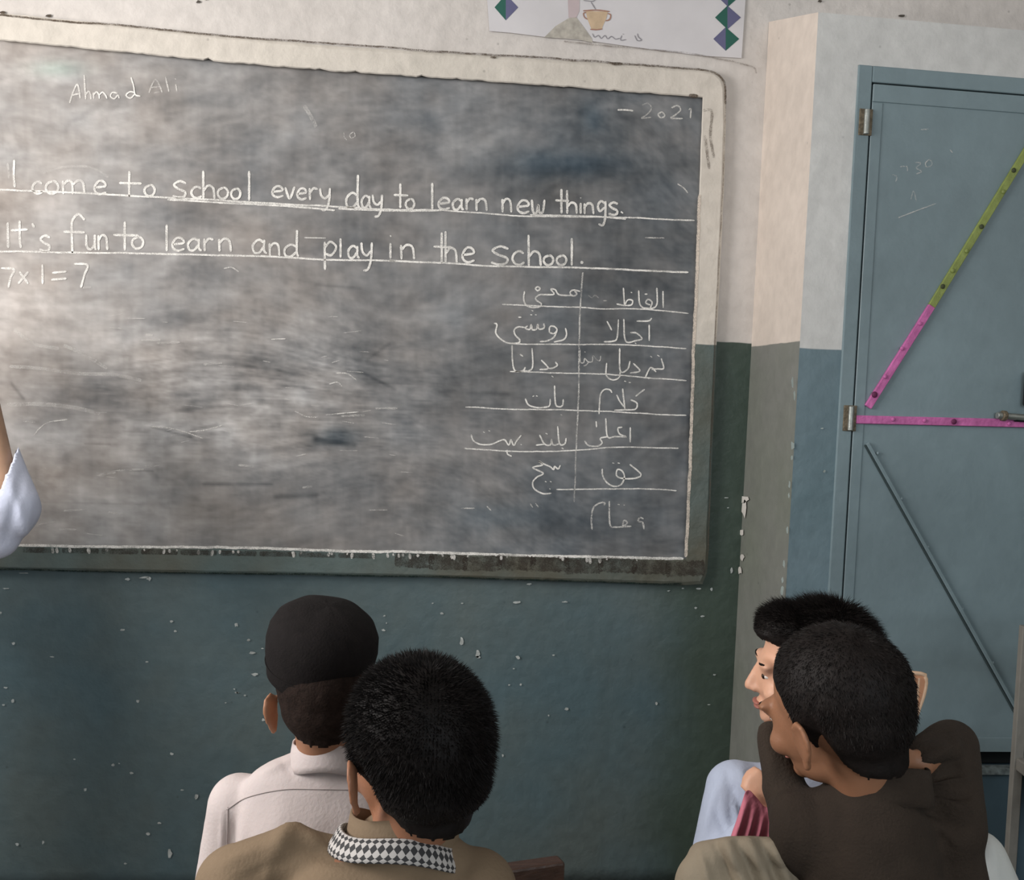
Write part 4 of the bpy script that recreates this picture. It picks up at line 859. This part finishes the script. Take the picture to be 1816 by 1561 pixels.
# cap
bm=bmesh.new(); prof=[(.0765,-.052),(.0795,-.050),(.082,-.036),(.0865,-.014),(.0885,.006),(.086,.026),(.077,.045),(.060,.058),(.036,.066),(.012,.069),(0,.0695)]
rings=[];nseg=48
Mc=head_matrix(W(571,1147,D1-.01), 4, -10, 7, 1.065)
for (r_,z_) in prof:
    if r_==0: rings.append([bm.verts.new(Mc@Vector((0,0,z_)))]); continue
    rings.append([bm.verts.new(Mc@Vector((cos(2*pi*k/nseg)*r_*.985*(1+.012*mnoise.noise(Vector((cos(2*pi*k/nseg)*2,sin(2*pi*k/nseg)*2,z_*30)))), sin(2*pi*k/nseg)*r_*1.16, z_+.0025*mnoise.noise(Vector((cos(2*pi*k/nseg)*1.6,sin(2*pi*k/nseg)*1.6,z_*22))) ))) for k in range(nseg)])
for a,b_ in zip(rings,rings[1:]):
    for k in range(nseg):
        if len(b_)==1: bm.faces.new((a[k],a[(k+1)%nseg],b_[0]))
        else: bm.faces.new((a[k],a[(k+1)%nseg],b_[(k+1)%nseg],b_[k]))
inner_=[bm.verts.new(Mc@Vector((cos(2*pi*k/nseg)*.070,sin(2*pi*k/nseg)*.082,-.040))) for k in range(nseg)]
for k in range(nseg): bm.faces.new((rings[0][(k+1)%nseg],rings[0][k],inner_[k],inner_[(k+1)%nseg]))
M_cap=mat('black felt cap',(.0075,.006,.006),.9,.2,60,.2,260,spec=.15)
capo=obj('prayer_cap',bm,M_cap,None,True); tag(capo,'round brimless black cap worn by the person in the white kurta','cap')
t_=[Mc@Vector((cos(2*pi*k/60)*.0842*.985,sin(2*pi*k/60)*.0842*1.16,-.029)) for k in range(61)]
tube('cap_seam',t_,.0009,M_cap,None,6).parent=capo

# ---------------- near boy in the khaki kurta
D2=1.28
M_khaki=mat('khaki cotton', (.165,.118,.075), .9, .05, 20, .15, 200, var2=.06, scale2=5)
Mh=head_matrix(W(733,1318,D2), 24, 5, -3, 1.07)
def postB(me):
    folds(me,[(490,1500,520,1470,16,.010),(520,1468,575,1500,14,.006),(520,1500,640,1530,16,-.006),(575,1492,640,1500,8,-.006),(400,1530,470,1500,10,.004),(430,1560,520,1520,12,-.004),(660,1515,800,1530,7,-.006),(640,1530,780,1545,9,.004),(480,1530,470,1561,8,.003),(830,1530,800,1561,14,-.003)])
    wrinkle(me,.002,8,(1,1,1),9)
pB,bB=person('seated person in khaki kurta with checked collar, bare cropped head, nearest the camera', Mh, W(705,1495,D2), W(418,1572,D2+.02), W(845,1580,D2), cloth=M_khaki, post=postB, torsor=(.14,.09), skin=M_skin3, torso_yaw=6, sleeve_r=(.052,.050,.045), slope_r=.036, leg_yaw=-70, thigh=.30, extra=((W(430,1560,D2),W(512,1512,D2),.045,.032),(W(512,1512,D2),W(640,1535,D2),.032,.03),(W(655,1535,D2),W(770,1540,D2),.048,.048)))
hair_cap(Mh,'hair',M_hair,pB,thick=.011,fuzz=22000,flen=.011,spiky=.62,taper=.5,hl_shift=-.006,lumps=[((0,-.040,-.038),(.061,.056,.040))])
M_check=bpy.data.materials.new('black and white check'); M_check.use_nodes=True; nt=M_check.node_tree; b=nt.nodes['Principled BSDF']; b.inputs['Roughness'].default_value=.85
tc=nt.nodes.new('ShaderNodeUVMap'); mp=nt.nodes.new('ShaderNodeMapping'); mp.inputs['Scale'].default_value=(46,3.6,1); mp.inputs['Rotation'].default_value=(0,0,0)
# diamonds: shear the band so the squares stand on a corner
sx=nt.nodes.new('ShaderNodeSeparateXYZ'); cx=nt.nodes.new('ShaderNodeCombineXYZ'); ad=nt.nodes.new('ShaderNodeMath'); su=nt.nodes.new('ShaderNodeMath'); su.operation='SUBTRACT'
nt.links.new(tc.outputs[0],mp.inputs[0]); nt.links.new(mp.outputs[0],sx.inputs[0])
for q in (ad,su): nt.links.new(sx.outputs[0],q.inputs[0]); nt.links.new(sx.outputs[1],q.inputs[1])
nt.links.new(ad.outputs[0],cx.inputs[0]); nt.links.new(su.outputs[0],cx.inputs[1])
ck=nt.nodes.new('ShaderNodeTexChecker'); ck.inputs['Scale'].default_value=1.0; ck.inputs['Color1'].default_value=(.42,.40,.385,1); ck.inputs['Color2'].default_value=(.03,.03,.032,1); nt.links.new(cx.outputs[0],ck.inputs['Vector']); nt.links.new(ck.outputs[0],b.inputs['Base Color'])
c1=collar_ring(pB, W(714,1488,D2+.005), .068,.064,.050, M_khaki, 8, -16, 8)
c2=collar_ring(pB, W(704,1502,D2), .0735,.069,.027, M_check, 8, -16, 10, .010, name='collar_trim'); c2['label']='black and white checked collar edge'

# ---------------- boy in the brown jersey, chin on hand
D3=1.45
M_brown=mat('dark brown wool jersey', (.030,.021,.015), .92, .10, 30, .3, 240, var2=.10, scale2=5)
Mh=head_matrix(W(1476,1244,D3), 27, 12, -9, 1.08)
def postC(me):
    folds(me,[(1625,1375,1700,1350,6,-.012),(1632,1392,1712,1385,6,.012),(1640,1408,1716,1412,5,-.012),(1648,1416,1720,1440,6,.012),(1650,1436,1715,1465,5,-.010),(1655,1455,1700,1500,7,.006),(1625,1352,1690,1325,8,.008),(1690,1300,1712,1380,8,.005),(1630,1310,1680,1300,10,-.004),(1500,1420,1470,1561,18,-.004),(1540,1410,1640,1470,14,.004),(1600,1400,1690,1470,10,-.005),(1400,1440,1390,1520,12,.004),(1450,1400,1520,1450,12,.003),(1650,1500,1600,1561,20,.003),(1365,1300,1372,1400,10,.003),(1350,1290,1385,1292,6,.004)])
    wrinkle(me,.003,9,(1,1,1),14)
pC,bC=person('seated person in dark brown jersey, turned left with raised elbows', Mh, W(1550,1388,D3), W(1432,1478,D3+.02), W(1678,1466,D3+.02), cloth=M_brown, cloth_name='jersey', post=postC, torsor=(.15,.09), skin=mat('shaded brown skin',(.26,.125,.07),.5,.08,30,.06,300,sss=.1), torso_yaw=8, ears=(1,.2), thigh=.29, extra=((W(1680,1480,D3+.02),W(1694,1600,D3+.02),.046,.050),(W(1405,1445,D3+.03),W(1560,1432,D3+.02),.034,.036),(W(1378,1400,D3+.09),W(1440,1442,D3+.04),.024,.032)),
  arms=(dict(el=W(1418,1510,D3+.04), wr=W(1370,1300,D3+.12), dir=W(1440,1270,D3+.12)-W(1370,1300,D3+.12), pn=(1,0,0), r=(.056,.040,.024), end=.97, curl=18, hs=.8),
        dict(el=W(1688,1322,D3+.10), wr=W(1634,1352,D3+.03), dir=W(1590,1350,D3+.01)-W(1634,1352,D3+.03), pn=(0,1,0), r=(.056,.040,.034), end=.80, curl=14, hs=.62)), trousers=mat('grey brown trousers',(.16,.14,.12),.9), slope_r=.034)
hair_cap(Mh,'hair',M_hairb,pC,thick=.010,hl_shift=-.009,fuzz=16000,flen=.009,spiky=.30,taper=.6)
collar_ring(pC, W(1562,1393,D3+.004), .068,.064,.050, M_brown, 8, -14, 0)

# ---------------- boy in the pale blue shirt, face in profile
D4=1.88
M_pblue=mat('pale blue cotton', (.46,.52,.66), .85, .04, 20, .12, 200)
Mh=head_matrix(W(1438,1172,D4), 76, 4, -3, 1.09)
def postD(me):
    folds(me,[(1290,1370,1300,1470,9,-.006),(1300,1400,1330,1470,6,-.008),(1270,1400,1250,1480,7,.005),(1315,1370,1335,1450,7,.006),(1265,1430,1290,1490,6,-.004)])
    wrinkle(me,.003,9,(1,1,1),24)
pD,bD=person('seated person in pale blue shirt, face in profile looking left, behind the brown jersey', Mh, W(1430,1345,D4), W(1304,1402,D4-.04), W(1530,1415,D4+.08), cloth=M_pblue, cloth_name='shirt', post=postD, torsor=(.125,.09), skin=M_skin2, torso_yaw=20, bulk=1.08, thigh=.30, leg_yaw=42,
  arms=(dict(el=W(1268,1550,D4-.10), wr=W(1385,1428,D4-.20), dir=W(1335,1385,D4-.20)-W(1385,1428,D4-.20), pn=(.3,1,-.3), r=(.054,.047,.032), end=.60, curl=50, hs=.70),dict(el=W(1562,1560,D4+.10), wr=W(1500,1640,D4+.22))), slope_r=.036, trousers=mat('dark trousers',(.05,.05,.06),.9))
hair_cap(Mh,'hair',M_hairb,pD,thick=.011,fuzz=24000,flen=.020,spiky=.55,taper=.5,hl_shift=-.006,lumps=[((0,.040,.048),(.056,.046,.038)),((0,.072,.052),(.042,.018,.010))],fw=.0006)

# ---------------- slumped boy in white behind the brown jersey
D5=1.70
M_white2=mat('off white cotton', (.52,.53,.51), .85, .03, 20, .1, 200)
Mh=head_matrix(W(1630,1410,D5), 20, 30, 0, .82)
def postF(me): folds(me,[(1740,1480,1730,1561,9,-.006),(1755,1490,1770,1561,9,.004)]); wrinkle(me,.003,8,(1,1,1),31)
pF,bF=person('small slumped person in off white shirt, only a shoulder showing beside brown jersey', Mh, W(1640,1505,D5), W(1570,1540,D5-.02), W(1732,1524,D5), cloth=M_white2, cloth_name='shirt', post=postF, torsor=(.11,.08), skin=M_skin, torso_yaw=-10, thigh=.28, leg_yaw=-25, sleeve_r=(.048,.046,.036), slope_r=.03,
  arms=(None,dict(el=W(1785,1640,D5-.02), wr=W(1740,1760,D5+.15))))
hair_cap(Mh,'hair',M_hair,pF,fuzz=1500)

# ---------------- teacher writing at the left edge
D6=2.50
M_pb2=mat('pale bluish white cotton', (.58,.62,.76), .85, .03, 14, .1, 120)
hc=W(-300,560,D6); Mh=head_matrix(hc, -14, 0, 0, 1.14)
def postE(me):
    folds(me,[(20,860,50,960,9,.006),(40,840,10,960,9,-.006),(60,880,30,980,8,.004)]); wrinkle(me,.004,6,(1,1,1),41)
    v=get_v(me); p=proj(v); side_=(p[:,0]-38)*(860-775)-(p[:,1]-775)*(0-38)      # cuff cut on the slant
    bm=bmesh.new(); bm.from_mesh(me); bm.verts.ensure_lookup_table()
    bmesh.ops.delete(bm, geom=[q for q in bm.verts if side_[q.index]<0 and p[q.index,0]>-95 and p[q.index,1]>640 and p[q.index,1]<930 and v[q.index,1]>v[:,1].max()-.6], context='VERTS')
    bmesh.ops.smooth_vert(bm, verts=[q for q in bm.verts if q.is_boundary], factor=.5, use_axis_x=True, use_axis_y=True, use_axis_z=True)
    r_=bmesh.ops.extrude_edge_only(bm, edges=[e for e in bm.edges if e.is_boundary]); cc=np.array(W(0,900,D6))
    for q in r_['geom']:
        if isinstance(q,bmesh.types.BMVert): q.co += (Vector(cc)-q.co).normalized()*.012
    bm.to_mesh(me); bm.free()
n6=W(-305,700,D6+.02)
pE,bE=person('standing person in white sleeve at the left edge, forearm raised to the board', Mh, n6, W(-430,775,D6), W(-160,770,D6), standing=1.0, cloth=M_pb2, post=postE, torsor=(.155,.105), skin=mat('tan forearm skin',(.36,.225,.15),.5,.06,30,.05,300,sss=.1), torso_yaw=-4, bulk=1.15, hip=W(-310,1160,D6), extra=((W(0,900,D6-.02),W(-6,955,D6-.02),.070,.052),), forearm=.034, voxel=.0055, clothvox=.008,
  arms=(None, dict(el=W(14,900,D6-.02), wr=W(-32,690,D6+.12), dir=Vector((-.1,.1,1)), pn=(0,1,0), r=(.066,.076,.034), end=.85, curl=30, hs=1.0)), sleeve_r=(.062,.056,.048), slope_r=.045)
hair_cap(Mh,'hair',M_hair,pE,fuzz=1500)
# ============================================================ CLOTH, CHAIRS, BENCHES
# pink cloth gathered in the fist
def sheet(name, cols, m, parent=None, thick=.003):
    """draped strip: cols = list of vertical point rows (world), lofted"""
    rows=[[Vector(p) for p in catmull([tuple(q) for q in c], .006)] for c in cols]
    k=max(len(r) for r in rows)
    def res(r): 
        a=np.array([tuple(p) for p in r]); s=np.linspace(0,len(a)-1,26); i=np.floor(s).astype(int); i2=np.minimum(i+1,len(a)-1); t=(s-i)[:,None]; return a[i]*(1-t)+a[i2]*t
    G=np.array([res(r) for r in rows]); v=G.reshape(-1,3); n1,n2=G.shape[:2]; f=[(i*n2+j,(i+1)*n2+j,(i+1)*n2+j+1,i*n2+j+1) for i in range(n1-1) for j in range(n2-1)]
    o=raw(name,v,f,m,parent,True); md=o.modifiers.new('s','SOLIDIFY'); md.thickness=thick; md.offset=0; md2=o.modifiers.new('b','SUBSURF'); md2.levels=1; md2.render_levels=1
    return o
M_rose=mat('rose pink cloth',(.50,.155,.21),.8,.08,30,.2,120)
dp=D4-.215
cols=[]
for i,(xt,yt,xb,yb) in enumerate([(1322,1402,1292,1500),(1330,1400,1302,1503),(1336,1408,1312,1505),(1343,1415,1322,1506),(1350,1425,1332,1506),(1357,1432,1342,1506),(1364,1432,1352,1505),(1374,1438,1364,1505),(1386,1450,1378,1505),(1398,1468,1392,1505)]):
    z_=(.018 if i%2 else -.012)
    cols.append([W(xt,yt,dp+z_*.3),W((xt+xb)/2,(yt+yb)/2,dp-.01-z_*.9),W(xb,yb,dp-.01-z_),W(xb-6,yb+90,dp-.012-z_*.6)])
pk=sheet('cloth',cols,M_rose); tag(pk,'gathered rose pink cloth clutched in a fist beside the brown jersey','cloth')
# khaki bundle below it
M_kh2=mat('pale khaki cloth',(.27,.225,.165),.9,.06,20,.15,160,var2=.08,scale2=9)
S=Sol(); dk=1.47
top=W(1310,1512,dk)
S.chain([W(1246,1520,dk+.02),W(1300,1514,dk),W(1368,1512,dk)],[.022,.024,.022])
for (x,y,r) in ((1256,1572,.050),(1320,1570,.058),(1368,1575,.052),(1235,1640,.055),(1300,1640,.070),(1365,1640,.065),(1290,1720,.085),(1350,1720,.085)): S.ell(W(x,y,dk+.015),(r,r*.75,r*1.1))
pb_=W(1320,1760,dk+.02); S.ell((pb_.x,pb_.y,.53),(.13,.09,.08))
km=S.build(.0035,9)
folds(km,[(1268,1498,1305,1590,7,-.009),(1288,1496,1330,1590,8,.008),(1308,1494,1352,1590,7,-.010),(1328,1494,1372,1590,8,.008),(1350,1494,1392,1590,7,-.009),(1372,1498,1408,1590,8,.006),(1244,1515,1262,1590,9,.007)])
wrinkle(km,.0015,8,(1,1,1),77)
kb=link('cloth_bundle',km,M_kh2,None,True); tag(kb,'pale khaki cloth bundle with gathered folds, in front of the pale blue shirt','cloth')

# benches
def bench(label, c, yaw, L, h=.45, d=.24, back=None, m=M_wood):
    root=thing('bench',label,'bench',(c[0],c[1],0)); Mx=Matrix.Translation((c[0],c[1],0))@Matrix.Rotation(R(yaw),4,'Z')
    def bb(name,*a,mm=m,bev=.004):
        o=box(name,*a,mm,root,bev,Mx); return o
    nb=3
    for i in range(nb):
        y0=-d/2+i*d/nb; bb('seat_slat',-L/2,L/2,y0+.003,y0+d/nb-.003,h-.025,h)
    for sx in (-1,1):
        for sy in (-1,1): bb('leg',sx*(L/2-.08)-.02,sx*(L/2-.08)+.02,sy*(d/2-.03)-.02,sy*(d/2-.03)+.02,0,h-.026)
        bb('rail',sx*(L/2-.08)-.015,sx*(L/2-.08)+.015,-d/2+.05,d/2-.05,.12,.155)
    bb('apron',-L/2+.1,L/2-.1,-.012,.012,h-.07,h-.026)
    return root,Mx
def seat_under(p,dy=.02): return (p.location.x, p.location.y+dy)
x,y=seat_under(pB,.06); bench('plain slatted wooden bench under the person in khaki',(x-.04,y-.05),-3,.46)
x,y=seat_under(pC,.06); bench('plain slatted wooden bench under the person in the brown jersey',(x-.02,y-.02),6,.52)
x,y=seat_under(pD,.07); bench('slatted wooden bench under the person in pale blue',(x+.10,y+.05),8,.80)
# chair/bench with back rail for the capped boy
a=W(996,1527,1.53); rail_l=W(600,1600,1.405); rail_l.z=a.z; ax=(a-rail_l); yawr=math.degrees(math.atan2(ax.y,ax.x)); L=Vector((ax.x,ax.y,0)).length
mid=(a+rail_l)/2; zt=a.z+.004
root=thing('chair','dark varnished wooden chair behind the person in white, its top rail end visible','chair',(mid.x,mid.y,0)); Mx=Matrix.Translation((mid.x,mid.y,0))@Matrix.Rotation(R(yawr),4,'Z')
box('back_rail',-L/2,L/2,-.014,.014,zt-.085,zt,M_dkwood,root,.004,Mx)
box('back_slat',-L/2+.03,L/2-.03,-.008,.008,zt-.20,zt-.13,M_dkwood,root,.003,Mx)
for s in (-1,1):
    box('post',s*(L/2-.02)-.016,s*(L/2-.02)+.016,-.013,.013,0,zt-.086,M_dkwood,root,.003,Mx)
    box('leg',s*(L/2-.02)-.016,s*(L/2-.02)+.016,.27,.30,0,.42,M_dkwood,root,.003,Mx)
    box('side_rail',s*(L/2-.02)-.012,s*(L/2-.02)+.012,.014,.269,.38,.415,M_dkwood,root,.003,Mx)
for k in range(4): box('seat_slat',-L/2,L/2,.02+k*.072,.02+k*.072+.066,.424,.446,M_dkwood,root,.003,Mx)

# tan moulded chair behind the heads, near the door
M_tanp=mat('tan moulded plastic',(.55,.27,.15),.55,.08,30,.1,60); M_tane=mat('cream chair edge',(.68,.46,.31),.5,.05); M_pkp=mat('pink chair panel',(.46,.13,.28),.6,.08)
dc=2.05
tr=W(1644,1196,dc); tl=W(1470,1190,dc)
root=thing('chair','tan moulded chair with pink panel, its top corner showing beside a dark head','chair',((tl.x+tr.x)/2,(tl.y+tr.y)/2+.15,0))
ux=(tr-tl); wch=Vector((ux.x,ux.y,0)).length; yc=math.degrees(math.atan2(ux.y,ux.x)); Mx=Matrix.Translation((tr.x,tr.y,tr.z))@Matrix.Rotation(R(yc),4,'Z')
def P2(x,z,y=0): return Mx@Vector((x,y,z))
out_=[(-.012,0),(-.003,-.006),(0,-.018),(-.004,-.045),(-.011,-.070),(-.015,-.085)]
outl=[(x,z) for x,z in out_]; outr=[(-wch-x,z) for x,z in out_][::-1]
loop=outl[::-1]+[(-.012,0)][:0]+[(-wch+.012,0)][:0]; loop=outl[::-1]+outr[::-1]
bm=bmesh.new(); vs=[bm.verts.new(P2(x,z,0)) for x,z in loop]; fc=bm.faces.new(vs); r_=bmesh.ops.extrude_face_region(bm,geom=[fc])
for e_ in r_['geom']:
    if isinstance(e_,bmesh.types.BMVert): e_.co += (Mx.to_3x3()@Vector((0,.014,0)))
bmesh.ops.recalc_face_normals(bm,faces=bm.faces); bevel(bm,.002,1); obj('backrest',bm,M_tanp,root)
tube('rim',[P2(x,z,.002) for x,z in catmull(outl[::-1]+[(-wch/2,.002)]+outr[::-1],.01)],.0042,M_tane,root)
for k in range(5): 
    x=-.016-k*.0095; bm=bmesh.new(); bar(bm,P2(x,-.008,-.001),P2(x-.001,-.075,-.001),.0035,.003,Mx.to_3x3()@Vector((0,1,0))); obj('rib',bm,M_tane,root)
bm=bmesh.new(); p0=[P2(-.016,-.070,-.003),P2(-.026,-.17,-.003),P2(-wch+.026,-.17,-.003),P2(-wch+.016,-.070,-.003)]; vs=[bm.verts.new(p) for p in p0]; fc=bm.faces.new(vs); r_=bmesh.ops.extrude_face_region(bm,geom=[fc])
for e_ in r_['geom']:
    if isinstance(e_,bmesh.types.BMVert): e_.co += (Mx.to_3x3()@Vector((0,.02,0)))
bmesh.ops.recalc_face_normals(bm,faces=bm.faces); obj('lower_panel',bm,M_pkp,root)
zt=tr.z; Mf=Matrix.Translation((tr.x,tr.y,0))@Matrix.Rotation(R(yc),4,'Z')
box('seat',-wch-.02,.0,.02,.32,.45,.48,M_tanp,root,.006,Mf)
for x in (-wch+.02,-.05):
    box('back_post',x,x+.022,.002,.018,.0,zt-.10,M_steel,root,.002,Mf)
    box('leg',x,x+.022,.28,.302,0,.448,M_steel,root,.002,Mf)

# grey framed chair at the right edge
M_gp=mat('grey beige painted steel',(.17,.163,.145),.5,.1,30,.1,60); M_dr=mat('dark red wood slat',(.06,.015,.015),.5,.1)
dg=2.30
pt=W(1818,1110,dg); root=thing('chair','grey steel framed chair standing at the right edge by the door','chair',(pt.x+.2,pt.y+.15,0))
Mx=Matrix.Translation((pt.x,pt.y,0))@Matrix.Rotation(R(-8),4,'Z')
zs=W(1798,1345,dg).z
box('back_post',-.009,.012,-.010,.010,0,pt.z,M_gp,root,.002,Mx); box('back_post',.36,.38,-.010,.010,0,pt.z,M_gp,root,.002,Mx)
for zz_ in (.10,.02): box('back_slat',.012,.36,-.006,.006,pt.z-.16+zz_,pt.z-.125+zz_,M_dr,root,.002,Mx)
z1s=W(1806,1222,dg).z
box('back_band',-.012,.39,-.013,-.006+.004,z1s-.012,z1s+.012,M_dr,root,.002,Mx@Matrix.Rotation(R(4),4,'Y'))
box('seat',-.004,.38,-.36,.012,zs-.028,zs,M_gp,root,.003,Mx)
box('seat_panel',.014,.36,-.004,.004,zs-.45,zs-.03,M_bluedk,root,.002,Mx)
for x in (-.009,.36): box('leg',x,x+.02,-.35,-.33,0,zs-.029,M_gp,root,.002,Mx)
